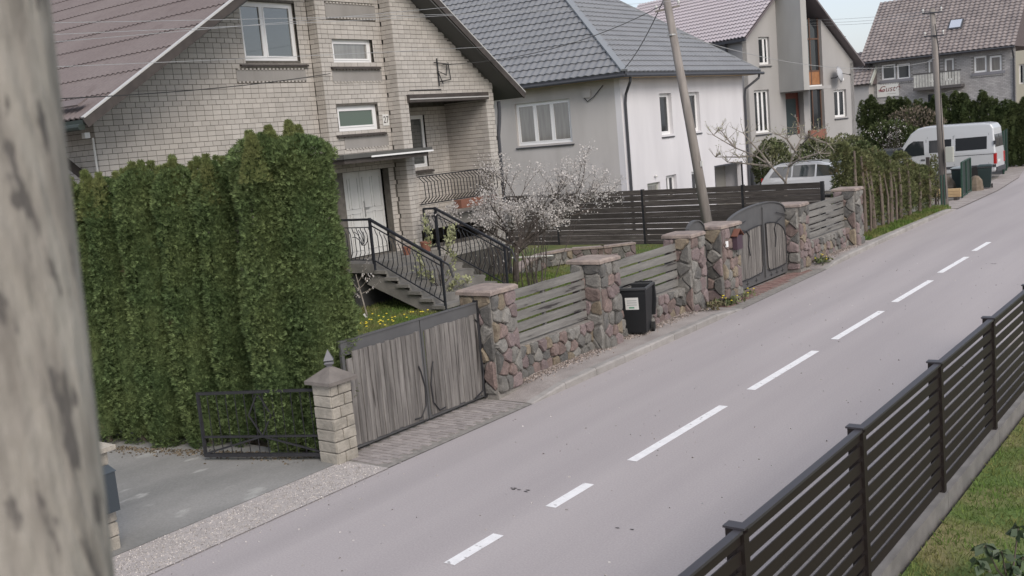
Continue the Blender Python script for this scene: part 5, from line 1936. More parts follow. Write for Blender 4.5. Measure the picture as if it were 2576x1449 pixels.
window(H4, F4, *d2, -.08, (1,), gl=glassc, fw=.09, name='balcony_door')
for (a, c) in ((wins4[0], wins4[1]), (wins4[2], wins4[3])):
    b = MB()
    quadbox(b, F4, a[0] - .15, c[1] + .25, a[2] - .22, a[2] - .02, -.02, .1)
    b.build('sill_band', mat('sill_grey', (.2, .2, .22), rough=.9), H4)
    for q in range(14):
        u = a[0] - .05 + (c[1] - a[0] + .2) * q / 13
        b = MB()
        quadbox(b, F4, u - .05, u + .05, a[2] - .32, a[2] - .23, -.01, .08)
        b.build('dentil', MATS['far_brick'], H4)
bx0, bx1 = U4(955, 900)[0], U4(1680, 900)[0]
bl = MB()
quadbox(bl, F4, bx0, bx1, 4.95, 5.15, .0, 1.0)
bal = bl.build('balcony', mat('balcony_dark', (.09, .085, .085), rough=.9), H4)
b = MB()
quadbox(b, F4, bx0, bx1, 6.12, 6.2, .93, 1.02)
b.build('handrail', MATS['balcony_dark'], bal)
sl_ = MB()
quadbox(sl_, wall_frame((0, 0, 0), (1, 0, 0), (0, -1, 0)), -.07, .07, 0, .95, 0, .04)
slm = sl_.mesh('baluster_board', mat('pale_board', (.5, .5, .47), (.36, .36, .34), scale=4, rough=.8, orand=.15))
nb = 16
for q in range(nb):
    piece('baluster_board', slm, F4(bx0 + .15 + (bx1 - bx0 - .3) * q / (nb - 1), 5.17, .95), bal)
b = MB()
quadbox(b, F4, bx0 + .8, bx0 + 2.0, 3.2, 4.6, -.01, .01)
b.build('ground_floor_openings', glassd, H4)
b = MB()
c0 = F4(bx1 - .9, 4.0, .02)
b.tube([c0 + Vector((-.75, 0, .2)), c0 + Vector((-.5, 0, .62)), c0 + Vector((0, 0, .75)), c0 + Vector((.5, 0, .62)), c0 + Vector((.75, 0, .2))], .05, 6)
b.build('arched_lintel', labelm, H4)
# roof
zr0, yr0 = ze_, Y4 - .6
V4 = Vector((0, 5.2, 4.3))
b = MB()
vs = [(xl - .55, yr0, zr0), (xr + .15, yr0, zr0), (xr + .15, yr0 + 5.8, zr0 + 4.8), (xl - .55, yr0 + 5.8, zr0 + 4.8), (xl - .55, yr0 + 11.6, zr0), (xr + .15, yr0 + 11.6, zr0)]
b.add(vs, [(0, 1, 2, 3), (3, 2, 5, 4), (0, 3, 4), (1, 5, 2), (0, 4, 5, 1)])
rf4 = b.build('roof', mat('under_roof', (.12, .1, .1), rough=.9), H4)
Vv = Vector((0, 5.8, 4.8))
tile_roof((xl - .55, yr0 - .05, zr0 + .05), (1, 0, 0), Vv, xr - xl + .7, Vv.length, .36, .36, .035, .06, None, 5).build('tiles', tile4, rf4)
b = MB().tube([(xl - .5, yr0 - .1, zr0 - .05), (xr + .15, yr0 - .1, zr0 - .05)], .07, 8)
b.build('gutter', gutter, rf4)
for u in (xl + .05, xr - .05):
    MB().tube([(u, yr0 - .05, zr0 - .1), (u, Y4 - .1, zr0 - .8), (u, Y4 - .08, 2)], .06, 6).build('downpipe', gutter, H4)
MB().box(xl, xl + .3, Y4, Y4 + 10, 0, ze_).build('gable_wall', MATS['far_brick'], H4)
# roof window
su, sv = U4(1455, 130)[0], Vv.normalized()
for zc, m_, k in ((3.2, steelm, .5), (3.2, mat('skylight_glass', (.85, .87, .9), rough=.08, metal=.9), .4)):
    c = Vector((su, yr0, zr0)) + sv * zc
    nn = Vector((1, 0, 0)).cross(sv).normalized()
    MB().obox(c + nn * (.12 if k == .5 else .17), Vector((k, 0, 0)), sv * k * 1.15, nn * .05).build('roof_window' if k == .5 else 'skylight_pane', gutter if k == .5 else m_, rf4)
# advertising board
t = thing('sign_board', 'white advertising board with italic lettering on the far brick house', 'sign', F4(-26, 3, .05))
s0, s1 = U4(360, 1000)[0], U4(690, 1000)[0]
zt_ = U4(500, 940)[1]
t.location = F4((s0 + s1) / 2, zt_ - 1.0, .05)
ORG[t.name] = Vector(t.location)
b = MB()
quadbox(b, F4, s0, s1, zt_ - 1.0, zt_, .02, .06)
bd = b.build('panel', labelm, t)
cx = (s0 + s1) / 2
piece('lettering', text_mesh('lettering', 'Gustė', .62, mat('maroon_print', (.16, .05, .045), rough=.7), .25), F4(cx + .12, zt_ - .42, .065), bd, (PI / 2, 0, 0))
b = MB()
for q, (c_, zz) in enumerate(((redink, 0), (mat('mauve_print', (.32, .2, .28), rough=.7), -.1))):
    bb_ = MB()
    quadbox(bb_, F4, s0 + .12, s0 + .5, zt_ - .5 + zz, zt_ - .43 + zz, .06, .066)
    bb_.build('swash', c_, bd)
bb_ = MB()
quadbox(bb_, F4, cx - .1, cx + .6, zt_ - .82, zt_ - .76, .06, .066)
bb_.build('swash', mat('pale_print', (.42, .42, .40), rough=.7), bd)

# low annex with brown tiles between the two
t = thing('annex_house', 'low pale annex with brown tile roof between the fin house and the balcony house', 'house', (-26, 76, 0))
p0, p1 = AY(2147, 212, 80.5), AY(2190, 212, 80.5)
pe = AY(2190, 130, 83.7)
ya = 80.5
MB().box(p0.x - 4, p1.x - .25, ya + .3, ya + 8, 0, p1.z).build('wall', h3wall, t)
Vv = Vector((0, 3.2, pe.z - p1.z))
MB().add([(p0.x - 4, ya, p1.z), (p1.x, ya, p1.z), (p1.x, ya + 3.2, pe.z), (p0.x - 4, ya + 3.2, pe.z), (p1.x, ya + 6.4, p1.z), (p0.x - 4, ya + 6.4, p1.z)], [(0, 1, 2, 3), (3, 2, 4, 5), (1, 4, 2), (0, 3, 5)]).build('roof', MATS['under_roof'], t)
tile_roof((p0.x - 4, ya - .05, p1.z + .05), (1, 0, 0), Vv, p1.x - p0.x + 4.05, Vv.length, .36, .38, .035, .06, None, 5).build('tiles', tile4, t)
MB().bar((p1.x + .02, ya - .05, p1.z), (p1.x + .02, ya + 3.2, pe.z), .1, .3).build('barge_board', graybox, t)

# yellow house beyond, at the right edge
Y6 = 97
t = thing('yellow_house', 'pale yellow house at the right edge beyond the balcony house', 'house', (-17, Y6, 0))
q0 = AY(2553, 130, Y6)
q1 = AY(2600, 130, Y6)
F6 = wall_frame((0, Y6, 0), (1, 0, 0), (0, -1, 0))
hs6 = [(AY(2560, 0, Y6).x, AY(2573, 0, Y6).x, AY(2560, 212, Y6).z, AY(2560, 162, Y6).z), (AY(2562, 0, Y6).x, AY(2572, 0, Y6).x, AY(2562, 112, Y6).z, AY(2562, 70, Y6).z)]
b = MB()
zt6 = AY(2560, -30, Y6).z
holed_wall(b, F6, q0.x, q0.x + 9, 0, lambda u: zt6 - 1.5 + (u - q0.x) * .9 if u < q0.x + 4.5 else zt6 - 1.5 + (q0.x + 9 - u) * .9, hs6 + [], -.3, 0)
b.build('wall', mat('yellow_render', (.50, .48, .40), rough=.9), t)
for h_ in hs6:
    window(t, F6, *h_, -.1, (1,), gl=glassd, fw=.08)

# ------------------------------------------------------------------ yard rises gently away from the street
struct('yard_bank', MB().add([(-12.2, 40, .024), (-12.2, 49.5, .024), (-16, 49.5, .33), (-16, 40, .33), (-40, 40, .33), (-40, 49.5, .33)], [(0, 3, 2, 1), (3, 4, 5, 2)]), MATS['yard_gravel'])

# ------------------------------------------------------------------ poles and wires
PB = AZ(1806, 690, .2)
pd_ = (PB - CAM).dot(FWD)
PT = at_depth(1664, -70, pd_)
t = thing('leaning_pole', 'leaning grey utility pole behind the narrow arched gate', 'utility pole', PB)
MB().tube([PB - Vector((0, 0, .3)), PB + (PT - PB) * .5, PT], [.15, .125, .10], 12).build('shaft', polew, t, smooth=True)
ar = []
for k, (py, wd) in enumerate(((22, .34), (-30, .34))):
    c = at_depth(1675 + (py + 0) * .19, py, pd_)
    dx = Vector((.95, .3, .12)).normalized()
    ca = MB().bar(c - dx * wd, c + dx * wd, .05, .05).build('crossarm', polew, t)
    for s_ in (-1, 1):
        q = c + dx * wd * .9 * s_
        MB().lathe(q, [(.015, 0), (.015, .06), (.035, .08), (.04, .12), (.02, .16)], 8).build('insulator', insul, ca)
        ar.append(q + Vector((0, 0, .14)))
MB().lathe(at_depth(1690, 88, pd_), [(.135, -.02), (.135, .02)], 12).build('band', steelm, t)
MB().box(*(v for pr_ in zip(at_depth(1765, 412, pd_ - .12) - Vector((.03, .03, .07)), at_depth(1765, 412, pd_ - .12) + Vector((.03, .03, .07))) for v in pr_)).build('number_tag', labelm, t)

PB2 = Vector((-11.05, 43.1, .02))
PT2 = AY(2345, 22, 43.1)
t = thing('utility_pole', 'grey utility pole with steel arms beside the silver van', 'utility pole', PB2)
MB().tube([PB2 - Vector((0, 0, .3)), PB2 + (PT2 - PB2) * .5, PT2], [.15, .125, .10], 12).build('shaft', polew, t, smooth=True)
for py in (32, 90):
    c = AY(2350 if py > 50 else 2345, py, 43.0)
    ca = MB().bar(c - Vector((.38, 0, -.02)), c + Vector((.38, 0, -.02)), .05, .05).build('crossarm', gutter, t)
    for s_ in (-1, 1):
        q = c + Vector((.34 * s_, 0, .02))
        MB().lathe(q, [(.015, 0), (.015, .06), (.035, .08), (.04, .12), (.02, .16)], 8).build('insulator', insul, ca)
MB().tube([AY(2352, 60, 42.95), AY(2362, 130, 42.9), AY(2368, 300, 42.9), AY(2380, 500, 42.9)], .018, 5).build('riser_cable', black, t)
b = MB().bar(AY(2332, 156, 43.0), AY(2350, 146, 43.0), .03, .03)
b.build('service_arm', steelm, t)
p = AY(2390, 388, 42.9)
MB().box(p.x - .14, p.x + .14, 42.75, 42.97, p.z - .3, p.z + .3).build('meter_cabinet', graybox, t, bevel=.01)


def wire(p, q, sag, r_, m_, label, n=14):
    p, q = Vector(p), Vector(q)
    pts = [p + (q - p) * (i / n) - Vector((0, 0, sag * 4 * (i / n) * (1 - i / n))) for i in range(n + 1)]
    return single('overhead_wire', MB().tube(pts, r_, 4), m_, label, 'wire', base=p)


wire(at_depth(-400, 66, 9), ar[0], .05, .0045, wirel, 'uppermost bare wire crossing the gable of the brick house')
wire(at_depth(-400, 110, 9), ar[1], .05, .0045, wirel, 'second bare wire crossing the gable of the brick house')
wire(at_depth(-400, 150, 9), ar[2], .05, .0045, wirel, 'third bare wire crossing the gable of the brick house')
wire(at_depth(-400, 190, 9), at_depth(1690, 88, pd_), .05, .0045, wirel, 'lowest bare wire crossing the gable of the brick house')
wire(at_depth(60, 252, 14), (-16.66, 15.95, 6.05), .08, .011, wirem, 'black service cable running to the sill of the brick house')
wire(at_depth(1675, 8, pd_), (-16.3, 19.3, 6.2), .35, .012, wirem, 'black service cable from the leaning pole to the brick house')
wire(at_depth(1668, 2, pd_), (-19.8, 33.8, 6.45), .15, .014, wirem, 'black service cable from the leaning pole to the hipped roof corner')
wire(at_depth(1692, 80, pd_), AY(2332, 156, 43.0), .55, .010, wirel, 'service cable from the leaning pole to the far pole')
for k, (y0, y1) in enumerate(((62, 78), (70, 86), (76, 94))):
    wire(AY(2000, y0 - 12, 55), AY(2345, y1 - 50, 43), .1, .008, wirel, ('uppermost', 'middle', 'lowest')[k] + ' of the three wires against the sky left of the far pole')

# ------------------------------------------------------------------ vehicles


def body(prof, w_of, y0, sx, X0, z0):
    """side profile (s, z) lofted across the width; s runs from the rear"""
    b = MB()
    n = len(prof)
    L_ = [(X0 + sx * s, y0 + (1 - w_of(z)), z0 + z) for s, z in prof]
    Rr = [(X0 + sx * s, y0 + (1 + w_of(z)), z0 + z) for s, z in prof]
    b.add(L_ + Rr, [tuple(range(n)), tuple(range(n, 2 * n))[::-1]] + [(i, (i + 1) % n, n + (i + 1) % n, n + i) for i in range(n)])
    return b


def panel(poly, w_of, y0, sx, X0, z0, proud=.006, th=.012):
    """a pane following the near flank of the body"""
    a = [Vector((X0 + sx * s, y0 + (1 - w_of(z)) - proud, z0 + z)) for s, z in poly]
    return MB().prism(a, (0, th, 0))


def wheel(t, c, r_=.33, wd=.22):
    tw = MB().lathe((c[0], c[1], c[2]), [(r_ * .62, 0), (r_ * .95, 0), (r_, .04), (r_, wd - .04), (r_ * .95, wd), (r_ * .62, wd)], 22, (0, 1, 0)).build('wheel', rubber, t, smooth=False)
    MB().lathe((c[0], c[1] + .015, c[2]), [(.03, 0), (r_ * .2, -.01), (r_ * .62, .01), (r_ * .62, .06)], 22, (0, 1, 0)).build('rim', steelm, tw)


# silver van, tail to the road
VX, VY, VZ = -11.95, 56.3, .02
t = thing('van', 'silver high-roof passenger van parked with its tail to the road', 'van', (VX - 2.7, VY + 1, VZ))


def vw(z):
    return 1.0 if z < 1.35 else 1.0 - (z - 1.35) * .10


vp = [(s_, z_ * 1.05) for s_, z_ in [(0, .42), (.02, 1.3), (.12, 2.45), (.25, 2.66), (.6, 2.72), (3.4, 2.74), (3.8, 2.66), (4.15, 2.42), (4.75, 1.55), (5.25, 1.30), (5.42, 1.05), (5.45, .55), (5.35, .38), (4.75, .36), (.1, .36)]]
body(vp, vw, VY, -1, VX, VZ).build('body', vanpaint, t, bevel=.07, seg=3)
for poly, nm in (([(.42, 1.55), (1.92, 1.52), (1.92, 2.16), (.42, 2.19)], 'side_window'), ([(2.12, 1.52), (3.22, 1.5), (3.22, 2.14), (2.12, 2.16)], 'side_window'),
                 ([(3.45, 1.42), (4.05, 1.38), (4.62, 1.52), (4.28, 1.98), (4.0, 2.16), (3.5, 2.14)], 'cab_window')):
    b = panel(poly, vw, VY, -1, VX, VZ)
    b.build(nm, glassd, t)
for s_ in (.33, 1.98, 3.3, 4.1):
    panel([(s_, .8), (s_ + .012, .8), (s_ + .012, 2.35 if s_ < 4 else 1.35), (s_, 2.35 if s_ < 4 else 1.35)], vw, VY, -1, VX, VZ, .004, .02).build('panel_gap', bumperm, t)
for poly in ([(.02, 1.28), (3.3, 1.24), (3.3, 1.265), (.02, 1.305)], [(.0, .62), (5.3, .58), (5.3, .72), (.0, .76)], [(3.36, .5), (3.38, .5), (3.38, 2.2), (3.36, 2.2)], [(2.02, .5), (2.04, .5), (2.04, 2.3), (2.02, 2.3)]):
    panel(poly, vw, VY, -1, VX, VZ, .008, .02).build('trim_strip', bumperm, t)
MB().box(VX - .02, VX + .06, VY + .04, VY + 1.96, VZ + .38, VZ + .62).build('rear_bumper', bumperm, t, bevel=.03)
MB().add([(VX - .055, VY + .16, VZ + 1.62), (VX - .055, VY + .95, VZ + 1.62), (VX - .105, VY + .95, VZ + 2.25), (VX - .105, VY + .2, VZ + 2.25)], [(0, 1, 2, 3)]).prism([(VX - .02, VY + .16, VZ + 1.62), (VX - .02, VY + .95, VZ + 1.62), (VX - .075, VY + .95, VZ + 2.25), (VX - .075, VY + .2, VZ + 2.25)], (-.03, 0, 0)).build('rear_window', glassd, t)
MB().prism([(VX - .02, VY + 1.05, VZ + 1.62), (VX - .02, VY + 1.84, VZ + 1.62), (VX - .075, VY + 1.8, VZ + 2.25), (VX - .075, VY + 1.05, VZ + 2.25)], (-.03, 0, 0)).build('rear_window', glassd, t)
for y in (VY + .0, VY + 1.8):
    MB().box(VX - .12, VX + .02, y - .005, y + .2, VZ + .78, VZ + 1.32).build('tail_lamp', redlamp, t, bevel=.02)
MB().box(VX + .0, VX + .02, VY + .35, VY + .87, VZ + .85, VZ + .97).build('number_plate', labelm, t)
MB().box(VX - .1, VX + .02, VY - .02, VY + .05, VZ + 1.75, VZ + 1.95).build('door_hinge', bumperm, t)
MB().box(VX - 4.75, VX - 4.5, VY - .22, VY - .02, VZ + 1.42, VZ + 1.82).build('mirror', binm, t, bevel=.03)
panel([(3.42, 1.14), (3.62, 1.14), (3.62, 1.2), (3.42, 1.2)], vw, VY, -1, VX, VZ, .03, .03).build('door_handle', bumperm, t)
for s in (.95, 4.45):
    wheel(t, (VX - s, VY - .02, VZ + .35), .35)

# silver estate car behind the plank fence, nose to the road
CX, CY, CZ = -19.85, 45.6, .335
t = thing('estate_car', 'silver estate car behind the dark plank fence', 'car', (CX + 2.3, CY + .9, CZ))


def cw(z):
    return .88 if z < .9 else .88 - (z - .9) * .32


cp_ = [(s_ * 1.12, z_ * 1.05) for s_, z_ in [(0, .35), (-.02, .75), (.1, .98), (.42, 1.42), (.75, 1.55), (1.6, 1.6), (2.4, 1.58), (2.85, 1.48), (3.55, 1.02), (4.2, .88), (4.5, .72), (4.55, .45), (4.45, .28), (.1, .28)]]
body(cp_, cw, CY - .1, 1, CX, CZ).build('body', silver, t, bevel=.06, seg=3)
for poly, nm in (([(s_ * 1.12, z_ * 1.04) for s_, z_ in [(.38, 1.02), (1.28, .98), (1.28, 1.44), (.66, 1.44)]], 'rear_quarter_window'), ([(s_ * 1.12, z_ * 1.04) for s_, z_ in [(1.36, .98), (2.28, .96), (2.28, 1.47), (1.36, 1.47)]], 'rear_door_window'), ([(s_ * 1.12, z_ * 1.04) for s_, z_ in [(2.36, .96), (3.42, .98), (2.84, 1.40), (2.36, 1.47)]], 'front_door_window')):
    panel(poly, cw, CY - .1, 1, CX, CZ).build(nm, glass, t)
ws_ = MB().prism([(CX + 3.27, CY + .28, CZ + 1.54), (CX + 3.27, CY + 1.52, CZ + 1.54), (CX + 3.98, CY + 1.7, CZ + 1.05), (CX + 3.98, CY + .1, CZ + 1.05)], (.01, 0, .012))
ws_.build('windscreen', glass, t)
b = MB()
b.bar((CX + .9, CY + .18, CZ + 1.68), (CX + 2.9, CY + .18, CZ + 1.68), .03, .03)
b.build('roof_rail', bumperm, t)
MB().box(CX + 3.6, CX + 3.8, CY - .17, CY - .0, CZ + .98, CZ + 1.12).build('mirror', silver, t, bevel=.03)
for s in (.95, 4.1):
    wheel(t, (CX + s, CY + .0, CZ + .31), .31, .2)
MB().box(CX - .03, CX + .02, CY + .1, CY + .3, CZ + .75, CZ + 1.0).build('tail_lamp', redlamp, t)
# dark car mostly hidden between hedge and van
DX, DY, DZ = -20.3, 60.3, .02
t = thing('dark_car', 'dark car mostly hidden in front of the van', 'car', (DX + 2.2, DY + .9, DZ))
body([(s, z) for s, z in cp_], cw, DY, 1, DX, DZ).build('body', mat('dark_car_paint', (.10, .105, .11), rough=.3, coat=.5), t, bevel=.06)
for poly, nm in (([(s_ * 1.12, z_ * 1.04) for s_, z_ in [(1.36, .98), (2.28, .96), (2.28, 1.47), (1.36, 1.47)]], 'rear_door_window'), ([(s_ * 1.12, z_ * 1.04) for s_, z_ in [(2.36, .96), (3.42, .98), (2.84, 1.40), (2.36, 1.47)]], 'front_door_window')):
    panel(poly, cw, DY, 1, DX, DZ).build(nm, glass, t)
for s in (.95, 4.1):
    wheel(t, (DX + s, DY + .1, DZ + .31), .31, .2)

# ------------------------------------------------------------------ roadside thujas with bare trunks
RT = [(33.0, 2.85, .34), (33.9, 2.75, .36), (34.8, 2.7, .34), (35.7, 2.62, .36), (36.6, 2.55, .38), (37.6, 2.4, .42), (38.7, 2.2, .45), (39.9, 1.95, .45), (41.2, 1.7, .4)]
nth = ['first', 'second', 'third', 'fourth', 'fifth', 'sixth', 'seventh', 'eighth', 'ninth and farthest']
for i, (y, h, rx) in enumerate(RT):
    x = -11.35 + (y - 33) * .012
    t = thing('roadside_thuja', 'thin roadside thuja with bare brown trunk, %s from the stone wall' % nth[i], 'tree', (x, y, .14), 'thujas between the stone wall and the far pole')
    R2 = random.Random(500 + i)
    h += R2.uniform(-.45, .35)
    lean = Vector((R2.uniform(-.1, .1), R2.uniform(-.15, .15), 0))
    MB().tube([(x + .12, y, .1), Vector((x + .13, y, .1 + h * .5)) + lean * .5, Vector((x + .08, y, .1 + h * .93)) + lean], [R2.uniform(.05, .10), .06, .035], 8).build('trunk', barkr, t)
    if i in (1, 3, 4):
        MB().tube([(x + .2, y + .35, .1), Vector((x + .2, y + .4, .1 + h * .45)), Vector((x + .1, y + .35, .1 + h * .8))], [.045, .035, .02], 7).build('second_trunk', barkr, t)
    r_ = np.random.RandomState(600 + i)
    n = 2600
    u = r_.beta(1.6, 1.1, n)
    th = r_.uniform(0, 2 * PI, n)
    f = lump(5, 700 + i)
    rad = (.75 + .5 * f(th, u)) * np.sqrt(r_.uniform(.15, 1, n)) * np.where(u > .85, (1 - u) / .15 * .7 + .3, 1)
    P = np.stack([x - .18 + (rx + .15) * rad * np.cos(th), y + (rx + .22) * rad * np.sin(th), .15 + h * u], 1)
    keep = (P[:, 0] < x + .1) | (u > .72) | (r_.uniform(0, 1, n) < (.3 if i < 5 else .8))
    P, th2 = P[keep], th[keep]
    scatter('crown', P, np.stack([np.cos(th2), np.sin(th2), np.full(len(P), .2)], 1), r_.uniform(.6, 1.3, len(P)) * .10, T_SPRAY, leaf_road, t, jit=.5)

# hedges and shrubs in front of the fin house


def bush(name, label, c, rad, n, size, tmpl, m_, seed, cat='shrub', group=None, flat=.8, stems=8, rag=.22):
    t = thing(name, label, cat, (c[0], c[1], c[2]), group)
    r_ = np.random.RandomState(seed)
    R2 = random.Random(seed)
    v = r_.normal(0, 1, (n, 3))
    v /= np.linalg.norm(v, axis=1, keepdims=True)
    th, ph = np.arctan2(v[:, 1], v[:, 0]), v[:, 2]
    f = lump(6, seed)
    k = (.85 + rag * f(th, ph * .6 + .5)) * (1 - np.abs(r_.normal(0, .16, n)))
    P = np.array([c[0], c[1], c[2] + rad[2]]) + v * k[:, None] * np.array(rad)
    P[:, 2] = np.maximum(P[:, 2], c[2] + .05)
    scatter('foliage', P, v, r_.uniform(.6, 1.4, n) * size, tmpl, m_, t, jit=.6)
    b = MB()
    for i in range(stems):
        a = R2.uniform(0, 6.28)
        e = Vector((c[0] + math.cos(a) * rad[0] * .6, c[1] + math.sin(a) * rad[1] * .6, c[2] + rad[2] * R2.uniform(1, 1.6)))
        b.tube([(c[0] + math.cos(a) * .1, c[1] + math.sin(a) * .1, c[2] - .1), (Vector(c) + e) / 2 + Vector((0, 0, .2)), e], [.03, .02, .008], 5)
    b.build('stems', bark, t)
    return t


p = AY(1960, 460, 48.4)
hl_, hr_ = AY(1905, 400, 48.2), AY(2190, 400, 52.5)
bush('clipped_hedge', 'dense clipped evergreen hedge at the left of the fin house door', (hl_.x + .9, 47.9, .3), (1.15, .8, 1.5), 5200, .12, T_LEAF, leaf_ever, 31, 'hedge')
bush('clipped_hedge', 'loose evergreen hedge with bare twigs behind the silver estate car', (hl_.x + 2.9, 48.9, .3), (1.5, .8, 1.42), 5200, .12, T_LEAF, leaf_ever, 32, 'hedge')
bush('clipped_hedge', 'bushy green hedge right of the fin house, above the car bonnet', (hr_.x - .7, 51.5, .1), (1.5, .9, 1.5), 5200, .12, T_LEAF, leaf_ever, 33, 'hedge')
bush('clipped_hedge', 'yellow-green bushy shrub between the hedge and the roadside thujas', (AY(2200, 400, 49.5).x, 49.5, .1), (.8, .7, 1.15), 2600, .10, T_LEAF, leaf_road, 34, 'shrub')
bush('blooming_shrub', 'thin pinkish shrub by the nose of the estate car', (AY(2125, 440, 41).x, 41, .1), (.55, .5, .95), 700, .05, T_HEX, mat('pale_pink_blossom', (.55, .48, .46), (.42, .38, .34), scale=5, rough=.8, isl=.3), 35, 'shrub', stems=14)
bush('dark_shrub', 'large dark evergreen shrub left behind the silver van', (AY(2230, 350, 61.5).x, 62, 0), (2.2, 1.2, 1.75), 6500, .16, T_LEAF, leaf_thujad, 36, 'shrub')
bush('dark_shrub', 'dark twiggy shrub with pale buds above the van roof', (AY(2300, 300, 63).x, 63, 0), (2.3, .8, 2.15), 3000, .14, T_LEAF, mat('budding_twigs', (.10, .085, .06), (.17, .14, .11), scale=3, rough=.9, isl=.5), 37, 'shrub', stems=22)
t = thing('white_shrub', 'white blossoming shrub in front of the far thuja hedge', 'shrub', (AY(2240, 330, 61).x, 60.9, 0))
b = MB()
tips = []
for k in range(9):
    branches(b, Vector(t.location), AY(2200 + 14 * k, 285 + 9 * abs(k - 3), 60.9) - Vector(t.location), 1.6, .03, 2, R_, tips, .4, .1, (2, 3))
b.build('stems', bark, t)
leaves_on('blossom', tips, 420, .06, T_HEX, blossom, t, 44, .1, (0, 1))

# pruned bare apple tree in front of the estate car
AB = Vector((-15.25, 37.0, .02))
t = thing('apple_tree', 'pruned bare apple tree with grey branches in front of the estate car', 'tree', AB)
b = MB()
tips = []
fk = AY(1976, 458, 37)
b.tube([AB, AB + (fk - AB) * .5 + Vector((.03, 0, 0)), fk], [.075, .065, .06], 8)
R3 = random.Random(77)
for pts_ in ([(1976, 458), (1940, 418), (1900, 392), (1850, 372), (1795, 340)], [(1900, 392), (1860, 395), (1800, 395)], [(1940, 418), (1915, 385), (1890, 360), (1870, 335)], [(1976, 458), (1985, 418), (2000, 380), (2035, 345), (2060, 330)],
             [(1985, 418), (2010, 400), (2060, 385), (2100, 388)], [(2000, 380), (1980, 350), (1960, 340)], [(2035, 345), (2080, 360), (2110, 390)], [(1850, 372), (1830, 350), (1815, 330)], [(1940, 418), (1880, 412), (1830, 408)], [(2000, 380), (2015, 350), (2012, 318)]):
    w3 = [AY(x, y, 37 + R3.uniform(-.4, .4)) for x, y in pts_]
    k = len(w3)
    b.tube(w3, [.042 - .026 * i / (k - 1) for i in range(k)], 6)
    for q in w3[1:]:
        for j in range(5):
            branches(b, q, (R3.uniform(-1, 1), R3.uniform(-1, 1), R3.uniform(-.3, 1)), R3.uniform(.25, .5), .014, 1, R3, tips, .6, .2, (1, 3))
b.build('trunk', barkg, t)
leaves_on('buds', tips, 900, .05, T_LEAF, leaf_young, t, 51, .02, (0, 1))

# ------------------------------------------------------------------ far thuja hedge behind the van
r5 = random.Random(5)
xs = np.linspace(AY(2170, 250, 65).x, AY(2600, 250, 65).x, 19)
for i, x in enumerate(xs):
    h = 4.75 - .035 * i + r5.uniform(-.35, .3)
    column(float(x), 65 + r5.uniform(-.2, .2), 0, .36 + r5.uniform(0, .07), .36, h * .95, 2300, leaf_thujad, ('dark thuja of the far hedge, %d%s from the fin house' % (i + 1, {1: 'st', 2: 'nd', 3: 'rd'}.get(i + 1, 'th'))), 'dark far thuja hedge behind the van', .13, 800 + i, rag=.12, tips=2, top=.7)
# spruce far behind
t = thing('spruce_tree', 'distant spruce showing its top beside the fin house gable', 'tree', (AY(2110, 150, 110).x, 110, 0))
sx_, sz_ = AY(2111, 128, 110).x, AY(2108, 74, 110).z
MB().tube([(sx_, 110, 0), (sx_, 110, sz_)], [.25, .02], 7).build('trunk', bark, t)
n = 2600
u = RS.beta(1, 1.6, n)
lay_ = np.floor(u * 22) / 22
th = RS.uniform(0, 2 * PI, n)
rad = (1 - lay_) * 4.2 * np.sqrt(RS.uniform(0, 1, n)) * (.7 + .3 * np.sin(th * 5 + lay_ * 40))
P = np.stack([sx_ + rad * np.cos(th), 110 + rad * np.sin(th), sz_ * (.25 + .75 * lay_) - rad * .2], 1)
scatter('crown', P, np.stack([np.cos(th), np.sin(th), np.zeros(n)], 1), RS.uniform(.25, .5, n), T_SPRAY, leaf_thujad, t, up=(0, 0, -.1), jit=.4)

# ------------------------------------------------------------------ small things by the far drive
t = thing('green_screen_fence', 'dark green screen fence along the road beyond the van', 'fence', (-12.6, 64, 0))
ys = [59.5, 62, 65, 68.5, 72, 76, 80]
for a, c in zip(ys, ys[1:]):
    MB().prism([(edge(a) - .9, a, .02), (edge(c) - .9, c, .02), (edge(c) - .9, c, 2.25), (edge(a) - .9, a, 2.25)], (.03, 0, 0)).build('screen_panel', tarp, t)
for a in ys:
    MB().box(edge(a) - .86, edge(a) - .80, a - .03, a + .03, 0, 2.3).build('post', greenmesh, t)
wheeled_bin((-11.35, 51.2, .02), R(10), 'dark wheeled bin standing farthest right beside the road near the van', mat('dark_green_plastic', (.02, .035, .035), rough=.5), False, 1.02, False)
wheeled_bin((-12.15, 50.2, .02), R(-8), 'dark wheeled bin with pale lid behind the mesh gate', MATS['dark_green_plastic'], False, 1.05, False, mat('pale_lid', (.28, .31, .32), rough=.5))
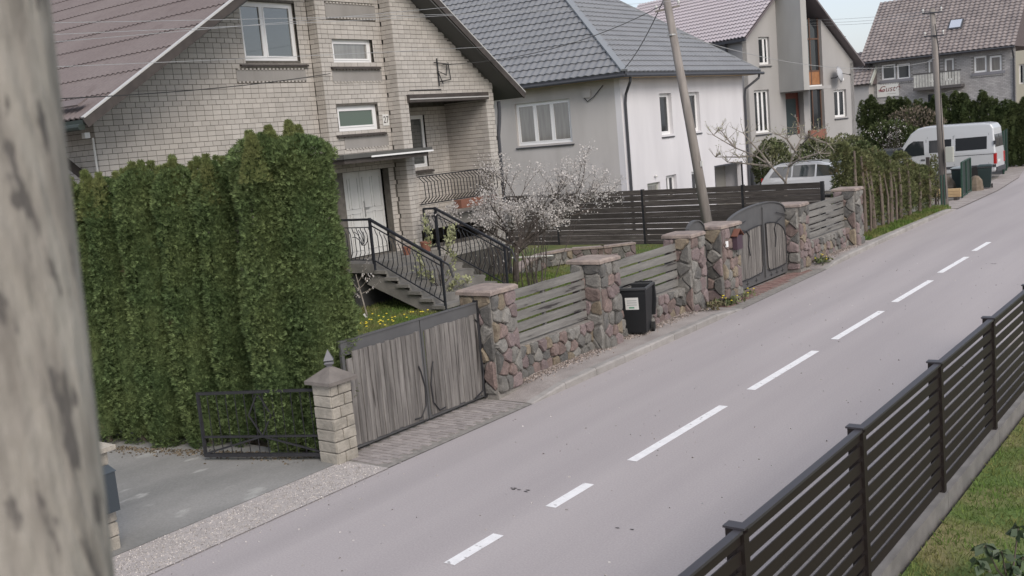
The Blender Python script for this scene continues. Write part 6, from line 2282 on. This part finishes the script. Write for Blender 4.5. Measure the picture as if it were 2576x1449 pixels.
# mesh gate leaf
t = thing('mesh_gate', 'dark green mesh gate leaf standing open by the road near the van', 'gate', (-11.2, 47.5, .02))
ga_, gb_ = Vector((-11.25, 46.6, .05)), Vector((-11.6, 49.6, .05))
b = MB()
for p in (ga_, gb_, (ga_ + gb_) / 2):
    b.bar(p, p + Vector((0, 0, 1.5)), .07, .07)
b.bar(ga_ + Vector((0, 0, 1.5)), gb_ + Vector((0, 0, 1.5)), .05, .05)
b.bar(ga_ + Vector((0, 0, .05)), gb_ + Vector((0, 0, .05)), .05, .05)
b.build('gate_frame', greenmesh, t)
b = MB()
b.obox((ga_ + gb_) / 2 + Vector((-.03, 0, .8)), (gb_ - ga_) / 2, (.006, 0, 0), (0, 0, .68))
b.build('mesh_sheet', tarp, t)
for i, (x, y) in enumerate(((-11.0, 42.4), (-10.98, 42.75))):
    o = single('fence_post', MB().tube([(x, y, 0), (x, y, 1.35)], .03, 8), greenmesh, 'green steel post at the end of the roadside thujas, %s of two' % ('nearer' if i == 0 else 'farther'), 'post')
for i, (c, rad) in enumerate((((-12.2, 47.6, 0), (.55, .5, .95)), ((-11.55, 50.3, 0), (.35, .35, .7)))):
    b = MB()
    rings = []
    R4 = random.Random(60 + i)
    for k in range(7):
        a = k / 6 * PI / 2
        rings.append([(c[0] + rad[0] * math.cos(a) ** .8 * math.cos(q) * R4.uniform(.9, 1.08) + .001, c[1] + rad[1] * math.cos(a) ** .8 * math.sin(q) * R4.uniform(.9, 1.08), c[2] + rad[2] * math.sin(a)) for q in np.linspace(0, 2 * PI, 11)[:-1]])
    b.loft(rings)
    single('boulder', b, boulderm, ('large brown boulder beside the stacked timber' if i == 0 else 'smaller brown boulder between the wheeled bins'), 'boulder', smooth=False)
t = thing('timber_stack', 'short stack of new yellow beams at the far pole', 'timber', (-12.2, 46.0, .02))
for k in range(3):
    MB().box(-12.9, -11.15, 45.9, 46.05, .16 + k * .12, .27 + k * .12).build('beam', timber, t)
MB().box(-12.8, -12.65, 45.8, 46.2, .02, .155).build('bearer', darkwood, t)
MB().box(-11.4, -11.25, 45.8, 46.2, .02, .155).build('bearer', darkwood, t)
# slim leafy shrub on a post before the van
bush('slim_shrub', 'slim green shrub on a post in front of the van flank', (AY(2352, 420, 44.2).x, 44.2, 0), (.32, .3, 1.1), 900, .09, T_LEAF, leaf_road, 71, 'shrub', stems=3)
single('timber_post', MB().box(*(lambda p: (p.x - .06, p.x + .06, 43.9, 44.02, 0, 2.0))(AY(2335, 420, 44))), darkwood, 'dark wooden post beside the slim shrub before the van', 'post')
